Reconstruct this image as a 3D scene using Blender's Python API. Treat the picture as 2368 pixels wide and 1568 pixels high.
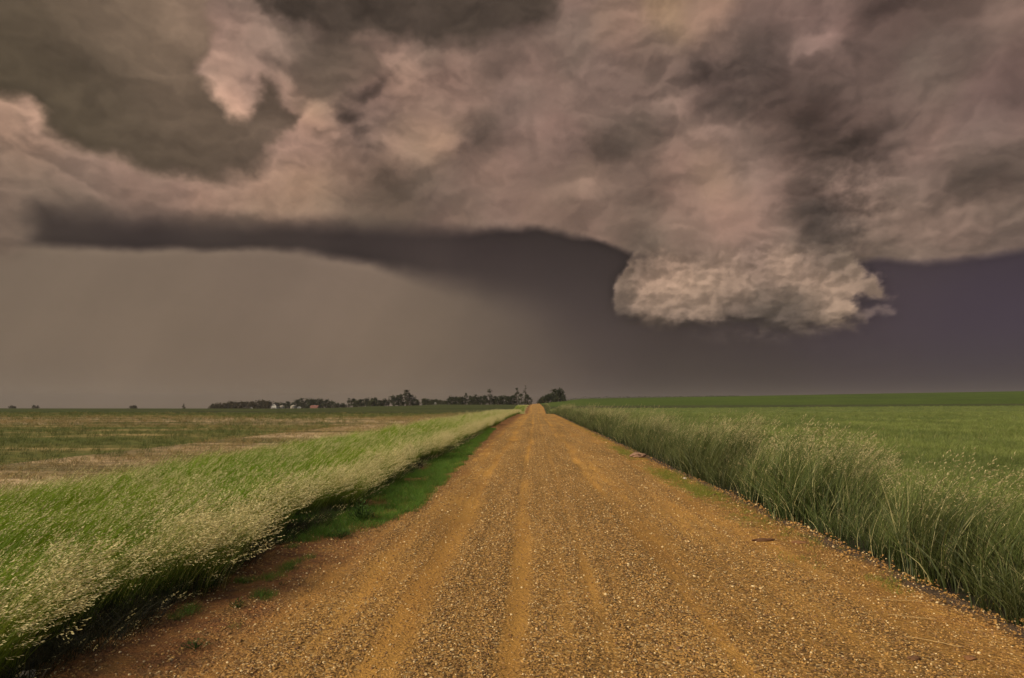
import bpy, bmesh, math, random
import numpy as np
from mathutils import Vector, Matrix

for o in list(bpy.data.objects): bpy.data.objects.remove(o)
scene = bpy.context.scene
COL = scene.collection
R = math.radians
rng = np.random.default_rng(11)
random.seed(5)

# ------------------------------------------------------------------ camera, world, sun, exposure
EYE = 1.75
cam_data = bpy.data.cameras.new('camera'); cam = bpy.data.objects.new('camera', cam_data); COL.objects.link(cam)
cam_data.sensor_width = 36.0; cam_data.lens = 24.0; cam_data.clip_start = 0.05; cam_data.clip_end = 30000
cam.location = (0, 0, EYE)
cam.rotation_euler = (R(90) + math.atan((935-784)/1578.0), 0, math.atan((1235-1183.5)/1578.0))
scene.camera = cam

SUN = Vector((-0.66, -0.44, 0.60)).normalized()
world = bpy.data.worlds.new('World'); scene.world = world; world.use_nodes = True
wn = world.node_tree.nodes; wl = world.node_tree.links
wsky = wn.new('ShaderNodeTexSky'); wsky.sky_type = 'NISHITA'; wsky.sun_disc = False
wsky.sun_elevation = math.asin(SUN.z); wsky.sun_rotation = math.atan2(SUN.x, SUN.y)
wsky.dust_density = 3.0
wl.new(wsky.outputs[0], wn['Background'].inputs[0]); wn['Background'].inputs[1].default_value = 0.05
sun_data = bpy.data.lights.new('sun', 'SUN'); sun_data.energy = 1.5; sun_data.angle = R(10); sun_data.color = (1.0, 0.86, 0.68)
sun = bpy.data.objects.new('sun', sun_data); COL.objects.link(sun)
sun.rotation_euler = SUN.to_track_quat('Z', 'Y').to_euler(); sun.location = (-30, -30, 40)
EXPOSURE = 1.22
vs = scene.view_settings
vs.view_transform = 'Standard'; vs.look = 'None'; vs.gamma = 1.0; vs.exposure = EXPOSURE; vs.use_curve_mapping = False
scene.cycles.max_bounces = 6; scene.cycles.volume_bounces = 2; scene.cycles.transparent_max_bounces = 8

# ------------------------------------------------------------------ helpers
def tag(o, label=None, cat=None, group=None, kind=None):
    if label: o['label'] = label
    if cat: o['category'] = cat
    if group: o['group'] = group
    if kind: o['kind'] = kind
    return o
def link(name, me, m=None, parent=None):
    o = bpy.data.objects.new(name, me); COL.objects.link(o)
    if m is not None and not me.materials: me.materials.append(m)
    if parent is not None: o.parent = parent
    return o
def empty(name, loc, rz=0.0):
    o = bpy.data.objects.new(name, None); COL.objects.link(o); o.location = loc; o.rotation_euler = (0, 0, rz)
    o.empty_display_size = 0.2
    return o
def np_mesh(name, V, Fq, attrs=None, smooth=False):
    """V (n,3), Fq (m,k) all faces with k corners"""
    me = bpy.data.meshes.new(name); V = np.asarray(V, np.float32); Fq = np.asarray(Fq, np.int32)
    me.vertices.add(len(V)); me.vertices.foreach_set('co', V.ravel())
    k = Fq.shape[1]
    me.loops.add(Fq.size); me.loops.foreach_set('vertex_index', Fq.ravel())
    me.polygons.add(len(Fq)); me.polygons.foreach_set('loop_start', np.arange(0, Fq.size, k, dtype=np.int32))
    me.polygons.foreach_set('loop_total', np.full(len(Fq), k, np.int32))
    if smooth: me.polygons.foreach_set('use_smooth', np.ones(len(Fq), bool))
    me.update(calc_edges=True)
    for n, a in (attrs or {}).items():
        a = np.asarray(a, np.float32)
        if a.ndim == 1:
            at = me.attributes.new(n, 'FLOAT', 'POINT'); at.data.foreach_set('value', a)
        else:
            at = me.attributes.new(n, 'FLOAT_COLOR', 'POINT')
            at.data.foreach_set('color', np.hstack([a, np.ones((len(a), 1), np.float32)]).ravel() if a.shape[1] == 3 else a.ravel())
    return me
class NT:
    """tiny node builder"""
    def __init__(s, name):
        s.m = bpy.data.materials.new(name); s.m.use_nodes = True; s.t = s.m.node_tree; s.t.nodes.clear()
        s.out = s.t.nodes.new('ShaderNodeOutputMaterial')
    def n(s, typ, **kw):
        nd = s.t.nodes.new(typ)
        for k, v in kw.items():
            if k.startswith('i_'):
                key = k[2:]; key = int(key) if key.isdigit() else key
                s.put(nd, key, v)
            else: setattr(nd, k, v)
        return nd
    def put(s, nd, key, v):
        if isinstance(v, bpy.types.NodeSocket): s.t.links.new(v, nd.inputs[key])
        else: nd.inputs[key].default_value = v
    def math(s, op, a, b=0.0, c=None, clamp=False):
        nd = s.n('ShaderNodeMath', operation=op, use_clamp=clamp); s.put(nd, 0, a); s.put(nd, 1, b)
        if c is not None: s.put(nd, 2, c)
        return nd.outputs[0]
    def mix(s, f, a, b, mode='MIX'):
        nd = s.n('ShaderNodeMix', data_type='RGBA', blend_type=mode)
        s.put(nd, 0, f); s.put(nd, 6, a if not isinstance(a, tuple) else (*a, 1)); s.put(nd, 7, b if not isinstance(b, tuple) else (*b, 1))
        return nd.outputs[2]
    def noise(s, vec, scale, detail=4, rough=0.55, dist=0.0):
        nd = s.n('ShaderNodeTexNoise'); s.t.links.new(vec, nd.inputs['Vector'])
        nd.inputs['Scale'].default_value = scale; nd.inputs['Detail'].default_value = detail
        nd.inputs['Roughness'].default_value = rough; nd.inputs['Distortion'].default_value = dist
        return nd.outputs[0]
    def ramp(s, f, lo, hi, a=0.0, b=1.0):
        nd = s.n('ShaderNodeMapRange', interpolation_type='SMOOTHSTEP'); s.put(nd, 0, f)
        for i, v in enumerate((lo, hi, a, b)): nd.inputs[i+1].default_value = v
        return nd.outputs[0]
    def pos(s): return s.n('ShaderNodeNewGeometry').outputs['Position']
    def attr(s, name): return s.n('ShaderNodeAttribute', attribute_name=name)
    def scaled(s, vec, sc):
        nd = s.n('ShaderNodeMapping'); s.t.links.new(vec, nd.inputs[0]); nd.inputs['Scale'].default_value = sc
        return nd.outputs[0]
    def surf(s, col, rough=0.9, bump=None, bstr=0.5, bdist=0.02, spec=0.3):
        p = s.n('ShaderNodeBsdfPrincipled'); s.put(p, 'Base Color', col if not isinstance(col, tuple) else (*col, 1))
        p.inputs['Roughness'].default_value = rough; p.inputs['Specular IOR Level'].default_value = spec
        if bump is not None:
            b = s.n('ShaderNodeBump'); s.t.links.new(bump, b.inputs['Height']); b.inputs['Strength'].default_value = bstr; b.inputs['Distance'].default_value = bdist
            s.t.links.new(b.outputs[0], p.inputs['Normal'])
        s.t.links.new(p.outputs[0], s.out.inputs[0]); return s.m
    def leaf(s, col, trans=0.35, rough=0.55, spec=0.25):
        """thin leaf: reflects and lets light through"""
        p = s.n('ShaderNodeBsdfPrincipled'); s.put(p, 'Base Color', col); p.inputs['Roughness'].default_value = rough; p.inputs['Specular IOR Level'].default_value = spec
        t = s.n('ShaderNodeBsdfTranslucent'); s.put(t, 0, col)
        mx = s.n('ShaderNodeMixShader'); mx.inputs[0].default_value = trans
        s.t.links.new(p.outputs[0], mx.inputs[1]); s.t.links.new(t.outputs[0], mx.inputs[2]); s.t.links.new(mx.outputs[0], s.out.inputs[0])
        return s.m

# ------------------------------------------------------------------ cloud field
# ---- sky chart: 27.55 units per degree of azimuth / elevation, origin (1235, 935) straight down the road ----
F, CX, CY = 1578.0, 1183.5, 784.0
PITCH = math.atan((935-784)/F); YAW = math.atan((1235-1183.5)/F)
KD = F*math.pi/180
def chart(px, py):
    px = np.asarray(px, float); py = np.asarray(py, float)
    x = (px-CX)/F; z = -(py-CY)/F; y = np.ones_like(x)
    c, s = math.cos(PITCH), math.sin(PITCH)
    y, z = y*c - z*s, y*s + z*c
    c, s = math.cos(YAW), math.sin(YAW)
    x, y = x*c - y*s, x*s + y*c
    az = np.degrees(np.arctan2(x, y)); el = np.degrees(np.arctan2(z, np.hypot(x, y)))
    return 1235+KD*az, 935-KD*el
def _hash(ix, iy, seed):
    h = (ix.astype(np.int64)*374761393 + iy.astype(np.int64)*668265263 + seed*974634777) & 0xFFFFFFFF
    h = ((h ^ (h >> 13))*1274126177) & 0xFFFFFFFF
    h = ((h ^ (h >> 16))*2246822519) & 0xFFFFFFFF
    return (h ^ (h >> 15)) & 0xFFFFFFFF
def perlin(x, y, seed=0):
    x0 = np.floor(x); y0 = np.floor(y); fx = x-x0; fy = y-y0
    ix = x0.astype(np.int64); iy = y0.astype(np.int64)
    u = fx*fx*fx*(fx*(fx*6-15)+10); v = fy*fy*fy*(fy*(fy*6-15)+10)
    def g(i, j):
        a = _hash(ix+i, iy+j, seed)*(2*math.pi/4294967296.0)
        return np.cos(a)*(fx-i) + np.sin(a)*(fy-j)
    n0 = g(0,0)*(1-u)+g(1,0)*u; n1 = g(0,1)*(1-u)+g(1,1)*u
    return (n0*(1-v)+n1*v)*1.5
def fbm(x, y, octv=5, seed=0, gain=0.5, billow=False):
    a, s, t = 1.0, 0.0, 0.0
    for k in range(octv):
        n = perlin(x*(2.03**k), y*(2.03**k), seed+17*k)
        if billow: n = 1-2*np.minimum(1, np.abs(n)*1.6)
        s = s + a*n; t += a; a *= gain
    return s/t
def sstep(a, b, x):
    t = np.clip((x-a)/(b-a), 0, 1); return t*t*(3-2*t)
def sdf_poly(x, y, pts):            # > 0 inside
    P = np.array(pts, float); d = np.full(x.shape, 1e18); ins = np.zeros(x.shape, bool)
    for i in range(len(P)):
        a = P[i]; b = P[(i+1) % len(P)]; e = b-a
        t = np.clip(((x-a[0])*e[0]+(y-a[1])*e[1])/(e@e+1e-9), 0, 1)
        d = np.minimum(d, (x-a[0]-t*e[0])**2+(y-a[1]-t*e[1])**2)
        c = (a[1] > y) != (b[1] > y)
        with np.errstate(divide='ignore', invalid='ignore'):
            xi = a[0] + (y-a[1])*e[0]/(e[1] if e[1] else 1e-9)
        ins ^= c & (x < xi)
    return np.where(ins, 1, -1)*np.sqrt(d)
def rbf(x, y, samples, sig):
    num = np.zeros(x.shape+(3,)); den = np.zeros(x.shape)
    for (sx, sy, c) in samples:
        q = ((x-sx)**2+(y-sy)**2)/(sig*sig)
        w = np.exp(-0.5*q) + 1e-3/(1+q*q*0.05)
        num += w[..., None]*np.array(c, float); den += w
    return num/den[..., None]
def _rows(d):
    out = []
    for y, xs in d.items():
        for x, c in xs:
            cx, cy = chart(x, y); out.append((float(cx), float(cy), c))
    return out
DECK = _rows({
 -60: [(-60,(120,104,92)),(520,(130,112,102)),(1320,(140,118,108)),(1900,(125,106,98)),(2440,(122,104,96))],
 20: [(520,(138,117,106)),(640,(118,101,92)),(760,(112,96,86)),(950,(108,92,84)),(1100,(112,96,87)),(1230,(112,96,87)),(1320,(140,118,108)),(1420,(146,122,108)),(1530,(158,133,109)),(1640,(148,124,108)),(1800,(128,108,100)),(1900,(128,107,100)),(2050,(102,86,80)),(2200,(104,88,81)),(2340,(122,105,96))],
 100: [(520,(154,129,116)),(600,(150,127,115)),(680,(152,130,118)),(760,(104,90,79)),(850,(116,99,89)),(920,(138,116,105)),(1020,(122,104,94)),(1150,(118,101,92)),(1300,(130,112,102)),(1500,(128,110,99)),(1700,(116,99,91)),(1800,(108,92,86)),(1895,(146,123,115)),(2000,(106,90,84)),(2200,(114,98,91)),(2340,(126,108,99))],
 180: [(470,(150,126,113)),(520,(164,137,121)),(570,(150,127,115)),(640,(120,102,91)),(690,(112,95,84)),(760,(106,91,80)),(840,(118,100,90)),(920,(146,122,108)),(1050,(146,122,110)),(1250,(136,115,105)),(1400,(130,111,102)),(1520,(124,106,97)),(1650,(100,86,80)),(1780,(96,82,76)),(1880,(98,84,78)),(1980,(112,96,89)),(2150,(122,106,97)),(2340,(114,96,91))],
 260: [(-60,(152,128,110)),(30,(156,131,113)),(80,(150,126,111)),(530,(164,138,120)),(650,(130,110,98)),(730,(168,141,119)),(800,(130,110,100)),(870,(136,114,104)),(1000,(146,123,110)),(1200,(142,120,110)),(1400,(130,112,102)),(1560,(134,114,104)),(1680,(116,99,91)),(1780,(100,85,78)),(1860,(90,76,69)),(1950,(96,82,76)),(2080,(122,105,97)),(2300,(128,110,103))],
 340: [(-60,(150,126,108)),(30,(150,126,109)),(130,(146,123,107)),(220,(146,124,110)),(320,(142,120,107)),(650,(146,122,109)),(710,(156,130,117)),(850,(130,110,100)),(920,(152,128,111)),(1000,(160,134,114)),(1100,(122,104,94)),(1200,(134,113,103)),(1300,(128,108,99)),(1400,(108,93,84)),(1480,(120,103,93)),(1580,(134,113,102)),(1700,(136,114,104)),(1800,(126,107,98)),(1880,(90,77,70)),(1960,(88,75,68)),(2040,(108,92,85)),(2140,(130,110,101)),(2300,(132,112,104))],
 410: [(-60,(130,112,98)),(30,(132,115,101)),(200,(138,118,106)),(350,(140,119,106)),(480,(142,120,106)),(600,(150,126,110)),(710,(164,136,114)),(800,(146,122,106)),(880,(110,94,82)),(960,(114,98,87)),(1060,(130,110,99)),(1150,(142,120,107)),(1250,(134,113,102)),(1350,(142,120,106)),(1450,(132,112,101)),(1550,(146,122,109)),(1650,(156,131,113)),(1750,(142,119,109)),(1830,(136,115,105)),(1900,(112,97,88)),(1980,(128,109,100)),(2150,(138,117,108)),(2230,(124,107,97)),(2290,(112,98,89)),(2360,(126,109,99))],
 470: [(-60,(120,105,93)),(30,(122,107,95)),(150,(118,103,91)),(300,(128,110,98)),(500,(142,120,104)),(620,(150,126,107)),(720,(152,128,109)),(820,(122,105,92)),(900,(108,94,82)),(1000,(118,101,91)),(1150,(134,114,103)),(1280,(144,122,108)),(1380,(136,116,104)),(1480,(122,105,94)),(1600,(142,119,107)),(1700,(154,129,114)),(1800,(138,118,107)),(1890,(90,79,72)),(1980,(118,102,92)),(2100,(124,107,97)),(2200,(116,102,92)),(2300,(134,114,102))],
 520: [(-60,(118,103,91)),(30,(122,107,95)),(150,(98,86,77)),(300,(104,91,81)),(500,(112,97,86)),(620,(122,105,92)),(720,(118,102,90)),(850,(104,91,80)),(950,(108,94,83)),(1100,(122,105,93)),(1300,(118,102,91)),(1420,(128,109,97)),(1560,(130,111,99)),(1700,(142,119,107)),(1800,(134,114,103)),(1890,(84,74,69)),(1970,(116,101,91)),(2060,(126,109,98)),(2150,(140,119,107)),(2260,(122,106,96)),(2340,(126,109,99))],
 570: [(-60,(116,101,88)),(30,(114,100,88)),(1480,(108,95,85)),(1600,(124,106,95)),(1750,(134,114,103)),(1880,(112,98,88)),(1950,(120,104,93)),(2060,(124,108,97)),(2200,(122,106,96)),(2340,(106,94,87))],
})
OLIVE = _rows({
 -40: [(-60,(90,80,68)),(250,(106,93,80)),(480,(128,110,97))],
 40: [(20,(88,79,66)),(130,(95,84,71)),(250,(106,93,80)),(380,(116,101,87)),(480,(126,108,95))],
 130: [(20,(78,70,57)),(130,(90,80,68)),(250,(100,88,76)),(380,(110,96,82)),(480,(112,97,84)),(640,(106,91,80))],
 200: [(20,(82,74,61)),(130,(80,72,59)),(250,(92,82,70)),(380,(104,91,79)),(450,(110,96,83)),(620,(98,85,74)),(660,(100,86,76))],
 270: [(130,(80,72,60)),(230,(82,74,61)),(300,(92,82,70)),(420,(100,88,76)),(520,(104,91,78)),(610,(94,82,72)),(680,(94,80,70))],
 330: [(180,(84,75,62)),(280,(84,75,62)),(380,(94,83,71)),(480,(98,86,74)),(580,(94,82,72)),(640,(100,87,77))],
 400: [(300,(98,87,75)),(420,(88,77,66)),(500,(90,79,68)),(580,(98,85,75))],
})
SHELF = _rows({
 480: [(110,(76,66,60)),(500,(78,68,62)),(1250,(72,62,58)),(2100,(78,67,68)),(2340,(76,66,68))],
 540: [(110,(68,59,55)),(300,(64,55,53)),(600,(66,56,54)),(900,(63,54,52)),(1150,(62,52,51)),(1300,(60,52,50)),(1420,(66,57,54)),(2340,(74,64,68))],
 600: [(100,(76,66,60)),(600,(80,70,63)),(900,(66,57,54)),(1150,(60,51,50)),(1300,(61,53,51)),(1420,(64,55,53)),(2080,(80,69,70)),(2340,(72,62,67))],
 660: [(1000,(80,69,64)),(1150,(70,61,58)),(1300,(66,57,55)),(1410,(66,57,55)),(2080,(76,65,69)),(2340,(74,63,71))],
 730: [(1150,(92,80,72)),(1280,(82,71,67)),(1400,(76,66,63)),(1600,(70,60,59)),(1900,(74,63,67)),(2080,(74,63,70)),(2340,(73,62,73))],
 800: [(1150,(98,85,75)),(1280,(88,77,70)),(1400,(79,68,64)),(1550,(70,60,57)),(1750,(68,58,57)),(1950,(72,61,66)),(2300,(72,62,71))],
 860: [(1200,(90,78,69)),(1350,(78,67,62)),(1550,(69,59,56)),(1800,(67,57,56)),(2000,(70,60,63)),(2300,(70,60,66))],
 905: [(1200,(88,76,67)),(1350,(76,66,60)),(1550,(68,60,53)),(1800,(64,58,50)),(2000,(66,59,53)),(2300,(66,60,56))],
 960: [(1200,(86,75,66)),(1550,(66,59,51)),(2300,(64,60,52))],
})
RAIN = _rows({
 580: [(50,(114,100,87)),(300,(112,98,86)),(600,(112,97,86)),(850,(110,95,84)),(1100,(98,86,77))],
 650: [(50,(120,105,91)),(300,(120,104,90)),(600,(119,103,90)),(800,(121,104,92)),(1000,(112,97,86)),(1200,(98,86,77))],
 720: [(50,(122,106,91)),(300,(122,106,91)),(500,(127,110,95)),(650,(123,106,93)),(830,(130,112,97)),(1000,(122,106,92)),(1150,(106,93,82))],
 790: [(50,(120,104,89)),(300,(124,107,91)),(600,(122,105,90)),(850,(130,112,95)),(1000,(121,104,88)),(1150,(104,90,78))],
 850: [(50,(114,99,84)),(400,(116,100,85)),(600,(117,100,85)),(850,(117,101,85)),(1000,(110,95,80)),(1150,(98,85,74))],
 910: [(50,(106,92,77)),(400,(106,92,77)),(700,(105,91,77)),(950,(101,88,75)),(1150,(92,80,70))],
 960: [(50,(100,87,73)),(600,(98,86,72)),(1100,(90,78,67))],
})
SCUD = _rows({
 575: [(1480,(122,105,93)),(1620,(134,115,102)),(1760,(140,119,107)),(1880,(124,108,97)),(1960,(126,111,98))],
 610: [(1470,(128,110,97)),(1560,(146,124,109)),(1660,(148,126,111)),(1740,(144,123,110)),(1800,(158,135,118)),(1870,(150,128,113)),(1920,(112,98,88)),(1980,(136,118,104)),(2030,(140,121,106))],
 650: [(1440,(126,109,96)),(1500,(160,136,119)),(1560,(168,143,124)),(1640,(160,137,119)),(1710,(158,135,118)),(1780,(146,125,111)),(1850,(160,137,120)),(1910,(164,140,122)),(1970,(150,129,113)),(2030,(144,124,108))],
 690: [(1430,(120,104,92)),(1490,(154,132,115)),(1560,(162,139,121)),(1640,(156,134,117)),(1700,(138,119,105)),(1760,(122,107,95)),(1830,(118,104,92)),(1890,(140,121,106)),(1950,(150,129,113)),(2030,(120,104,94))],
 725: [(1440,(112,98,88)),(1500,(140,121,106)),(1570,(138,119,105)),(1630,(134,116,102)),(1690,(112,98,88)),(1750,(104,92,83)),(1830,(108,95,86)),(1890,(126,110,97)),(1950,(158,136,118))],
 760: [(1460,(88,76,72)),(1560,(104,91,82)),(1700,(96,84,78)),(1800,(100,88,80)),(1860,(112,98,88)),(1940,(132,115,101))],
})
def _poly(p): return [tuple(float(v) for v in chart(a, b)) for a, b in p]
P_OLIVE = _poly([(-200,214),(0,224),(62,218),(108,268),(150,330),(200,356),(270,362),(330,398),(420,411),(500,408),(592,410),(622,378),(640,322),(690,290),(692,264),(655,250),(640,192),(606,172),(592,230),(578,284),(532,272),(484,192),(458,172),(488,122),(498,60),(482,30),(500,-10),(505,-200),(-200,-200)])
P_TOP = _poly([(575,-10),(628,34),(668,56),(700,50),(760,72),(860,62),(930,84),(1010,78),(1080,86),(1180,58),(1240,62),(1285,24),(1292,-10),(1290,-200),(575,-200)])
P_KNOT = _poly([(640,70),(770,78),(860,110),(880,150),(820,200),(740,222),(690,190),(690,120)])
P_DECK = _poly([(-400,590),(-60,592),(30,590),(66,560),(76,540),(74,505),(84,476),(200,488),(400,503),(600,510),(760,516),(900,521),(1060,526),(1180,520),(1260,524),(1300,532),(1400,556),(1450,584),(1600,610),(1900,610),(2030,598),(2090,608),(2200,601),(2300,588),(2400,572),(2800,540),(2800,-900),(-400,-900)])
P_SCUD = _poly([(1490,560),(1462,590),(1438,622),(1420,655),(1413,690),(1423,720),(1452,743),(1505,757),(1590,756),(1670,748),(1730,752),(1790,766),(1835,782),(1890,768),(1962,766),(1992,740),(1980,704),(2000,684),(2040,694),(2050,664),(2020,630),(1985,596),(1950,570),(1880,545),(1750,540),(1600,545)])
P_WISP = _poly([(1985,728),(2010,716),(2030,706),(2066,718),(2030,724),(2000,738)])
P_CREV = _poly([(1820,470),(1870,500),(1890,560),(1950,600),(1985,625),(1960,560),(1990,520),(1950,490),(1900,470)])
def srgb2lin(c):
    c = np.clip(c/255.0, 0, 1)
    return np.where(c <= 0.04045, c/12.92, ((c+0.055)/1.055)**2.4)
STROKES = [  # x, y, rx, ry, tilt in degrees, brightness change
 (1892,98,52,17,4,.20),(1892,62,40,16,0,-.06),(1840,30,26,40,10,.07),(1950,40,22,55,-5,.08),(1965,110,30,18,40,-.10),(735,262,55,34,10,.16),(690,268,18,26,0,-.10),(790,268,16,34,-35,-.16),(822,300,14,30,-35,-.16),(745,318,30,9,30,-.17),
 (905,338,75,13,18,.13),(985,352,70,15,-14,.13),(1000,285,40,45,0,.06),(930,165,40,30,0,.12),(1020,150,30,45,30,-.10),(985,125,26,40,10,.06),(870,205,60,14,-35,-.16),(620,85,60,22,15,.08),(555,170,38,60,10,.12),
 (540,225,26,50,-20,.14),(560,262,14,40,10,.12),(505,215,14,26,-30,.12),(575,195,9,44,4,-.08),(660,175,22,30,0,.13),(672,215,14,40,-10,.10),(640,110,40,12,25,.08),(650,140,44,10,10,-.12),(720,110,60,30,0,-.12),(800,75,40,14,-20,.12),
 (30,258,44,22,0,.10),(88,246,26,16,40,.10),(60,300,40,30,20,.06),(60,278,20,8,20,-.08),(250,352,120,12,14,.05),(480,430,170,18,6,.05),(680,420,110,26,-4,.10),(560,478,150,12,2,.06),(700,478,120,14,-3,.06),(850,440,60,40,0,-.07),(330,455,120,14,6,-.04),
 (1395,330,70,34,-12,-.10),(1540,310,50,22,-10,-.08),(1180,240,110,14,-18,-.05),(1320,180,120,30,-12,.05),(1290,270,70,20,-8,.06),(1100,330,60,26,-20,-.10),(1180,360,60,20,-20,.06),(1220,320,12,40,0,-.07),(1500,350,60,16,-10,.06),(1640,300,60,12,3,.09),(1560,240,50,18,-25,.06),
 (1640,170,75,20,-14,-.12),(1760,130,80,40,-30,-.08),(1700,240,55,24,10,-.12),(1830,230,70,40,40,-.10),(1900,330,70,40,30,-.10),(1990,310,50,14,-25,-.14),(2030,350,40,10,-20,-.13),(1950,300,45,14,-25,.10),(1985,240,30,20,-30,.09),(1780,330,40,14,20,-.06),(1720,410,16,50,5,-.10),(1660,445,70,22,-6,.10),(1780,400,50,40,0,.07),(1640,490,90,20,-4,.05),(1500,430,60,16,-14,-.08),(1530,395,80,14,-12,.06),(1390,480,70,18,-10,-.06),(1330,440,80,14,-12,.07),(1560,520,90,20,8,.05),
 (1600,20,110,26,0,.08),(1480,25,60,20,0,.06),(2090,8,70,16,0,-.14),(2150,150,50,16,-30,.05),(2300,60,60,30,-20,.06),(2345,180,20,60,0,-.08),(2150,250,60,70,20,.05),(2240,440,60,26,-14,-.12),(2330,440,50,26,-10,-.06),(2120,500,90,10,-6,-.07),(2210,520,46,16,-10,.09),(2130,560,40,16,-10,.08),(2290,540,60,14,-16,.08),(2060,560,50,16,0,-.05),(2200,490,10,14,0,.10),(2050,440,50,60,0,.07),(1990,430,30,30,0,.04),
 (1650,555,150,46,0,.07),(1560,600,70,40,0,.05),(1740,480,60,60,0,.05),(1890,505,34,26,10,-.18),(1860,440,24,20,0,-.10),(1880,540,30,20,30,-.08),(1930,520,30,14,10,.08),(1200,70,70,22,-20,-.10),(1120,130,80,16,-14,.05)]
_ST = [tuple(float(q) for q in chart(x, y))+(rx, ry, math.radians(t), a) for x, y, rx, ry, t, a in STROKES]
def sky_colour(U, V):
    """storm sky, linear radiance at chart position (U, V)"""
    S = 1/320.0
    ax = fbm(U*S, V*S*1.4, 6, 3, 0.5); ay = fbm(U*S+7.3, V*S*1.4+2.1, 6, 9, 0.5)
    bx = fbm(U/80, V/62, 5, 31, 0.55); by = fbm(U/80+3, V/62+8, 5, 37, 0.55)
    wu = U + 46*ax + 15*bx; wv = V + 34*ay + 12*by
    fx = fbm(U/30, V/26, 4, 41, 0.55); fy = fbm(U/30+5, V/26+2, 4, 43, 0.55)
    wu = wu + 5*fx; wv = wv + 5*fy
    puff = fbm(wu/165, wv/112, 4, 51, 0.43, True)
    puff2 = fbm((wu+10)/165, (wv+13)/112, 4, 51, 0.43, True)
    emb = np.tanh((puff-puff2)*3.2)/3.2
    wisp = fbm((wu+0.5*wv)/170+0.6*bx, (wv-0.25*wu)/52+0.6*by, 5, 221, 0.55)
    zone = np.zeros(U.shape)
    for zx, zy, zrx, zry in ((600,140,150,130),(760,270,150,110),(950,130,140,90),(60,290,120,70),(2150,520,260,80),(1950,520,130,130),(1960,330,170,90),(1680,180,160,80)):
        zone = np.maximum(zone, np.exp(-0.5*(((U-float(chart(zx,zy)[0]))/zrx)**2+((V-float(chart(zx,zy)[1]))/zry)**2)))
    soft = fbm(U/260+0.5*ax+0.25*bx, V/120+0.5*ay+0.25*by, 5, 71, 0.48)
    calm = sstep(-0.5, 0.35, fbm(U/330, V/240, 2, 201))          # some of the deck is smooth, some lumpy
    deck = rbf(wu, wv, DECK, 34.0)
    mean = np.array([128, 109, 98.])
    deck = (mean + (deck-mean)*1.0)*np.array([0.935, 0.942, 0.95])
    st = np.zeros(U.shape)
    for x, y, rx, ry, t, a in _ST:
        k = (np.abs(wu-x) < 3.2*max(rx, ry)) & (np.abs(wv-y) < 3.2*max(rx, ry))
        dx = wu[k]-x; dy = wv[k]-y; c, s = math.cos(t), math.sin(t)
        p = (dx*c+dy*s)/rx; q = (-dx*s+dy*c)/ry
        st[k] += a*np.exp(-0.5*(p*p+q*q)**1.3)
    lumpy = 0.14+0.30*calm+0.52*zone
    tex = 0.95*st + 0.15*soft + 0.07*wisp + lumpy*(0.03*puff + 0.24*emb)
    deck = deck*(1+tex[..., None]*np.array([1.03, 1.0, 0.97]))
    pinkish = fbm(U/180+3, V/140, 3, 211)
    deck = deck*(1+pinkish[..., None]*np.array([0.026, -0.010, -0.004]))*np.array([1.02, 0.985, 0.97])
    lum = deck.mean(-1); deck = deck*(np.where(lum > 128, 128+(lum-128)*0.62, lum)/np.maximum(lum, 1))[..., None]
    m = sstep(-26, 34, sdf_poly(wu, wv, P_TOP) + 20*puff + 24*bx + 14*wisp)
    top = np.array([78, 67, 59.])*(1 + 0.34*soft + 0.05*puff + 0.10*wisp)[..., None]
    deck = deck*(1-m[..., None]) + top*m[..., None]
    m = sstep(-14, 24, sdf_poly(wu, wv, P_KNOT) + 14*puff + 16*by)*0.45
    deck = deck*(1-m[..., None]) + np.array([100, 86, 75.])*m[..., None]*(1+0.2*soft[..., None])
    ol = rbf(U+30*ax, V+20*ay, OLIVE, 52.0)*(1+0.20*soft+0.06*wisp+0.05*emb+0.03*puff)[..., None]*np.array([1.05, 1.02, 1.0])
    s = sdf_poly(U+30*ax+22*bx+6*fx, V+20*ay+18*by+6*fy, P_OLIVE) + 9*puff + 6*wisp
    rim = np.exp(-0.5*((s+14)/12)**2)*0.045
    wd = np.interp(V, [60, 200, 330, 420], [24, 17, 13, 22])
    m = sstep(-0.8, 1.3, s/wd)
    deck = deck*(1+rim[..., None])
    deck = deck*(1-m[..., None]) + ol*m[..., None]
    below = rbf(U+20*ax, V+12*ay, SHELF, 70.0)*(1+0.03*soft)[..., None]*np.array([0.95, 0.945, 0.965])
    vio = sstep(1500, 2300, U)[..., None]; below = below*(1 + vio*np.array([-0.03, -0.025, 0.015]))
    ex, ey = chart([-400,80,300,480,600,700,850,950,1100,1250,1400,1600], [570,568,571,575,571,583,608,632,665,720,800,1000])
    es = np.array([14,14,13,12,12,14,18,30,54,80,90,90.])
    edge = np.interp(U, ex, ey); sof = np.interp(U, ex, es)
    rain = rbf(U, V, RAIN, 90.0)*(1+0.010*fbm(U/60+V/150, V/420, 3, 91, 0.5)+0.040*fbm(U/190+V/300, V/420, 2, 97)+0.02*soft)[..., None]
    m = sstep(-1, 1, (V - edge + 9*by + 7*ay)/sof)
    rx, _ = chart([900,1000,1480], [800,800,800])
    m = m*(1-sstep(float(rx[1]), float(rx[2]), U - 30*soft))
    below = below*(1-m[..., None]) + rain*m[..., None]
    s = sdf_poly(U+16*ax+11*bx, V+10*ay+9*by, P_DECK)
    sw = np.interp(U, [0, 300, 900, 1100, 1400, 2400], [24, 36, 30, 20, 10, 11])
    sw = np.where(U < 116, 5, sw)
    m = sstep(-1, 1, (s+2)/sw)
    col = below*(1-m[..., None]) + deck*m[..., None]
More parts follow.
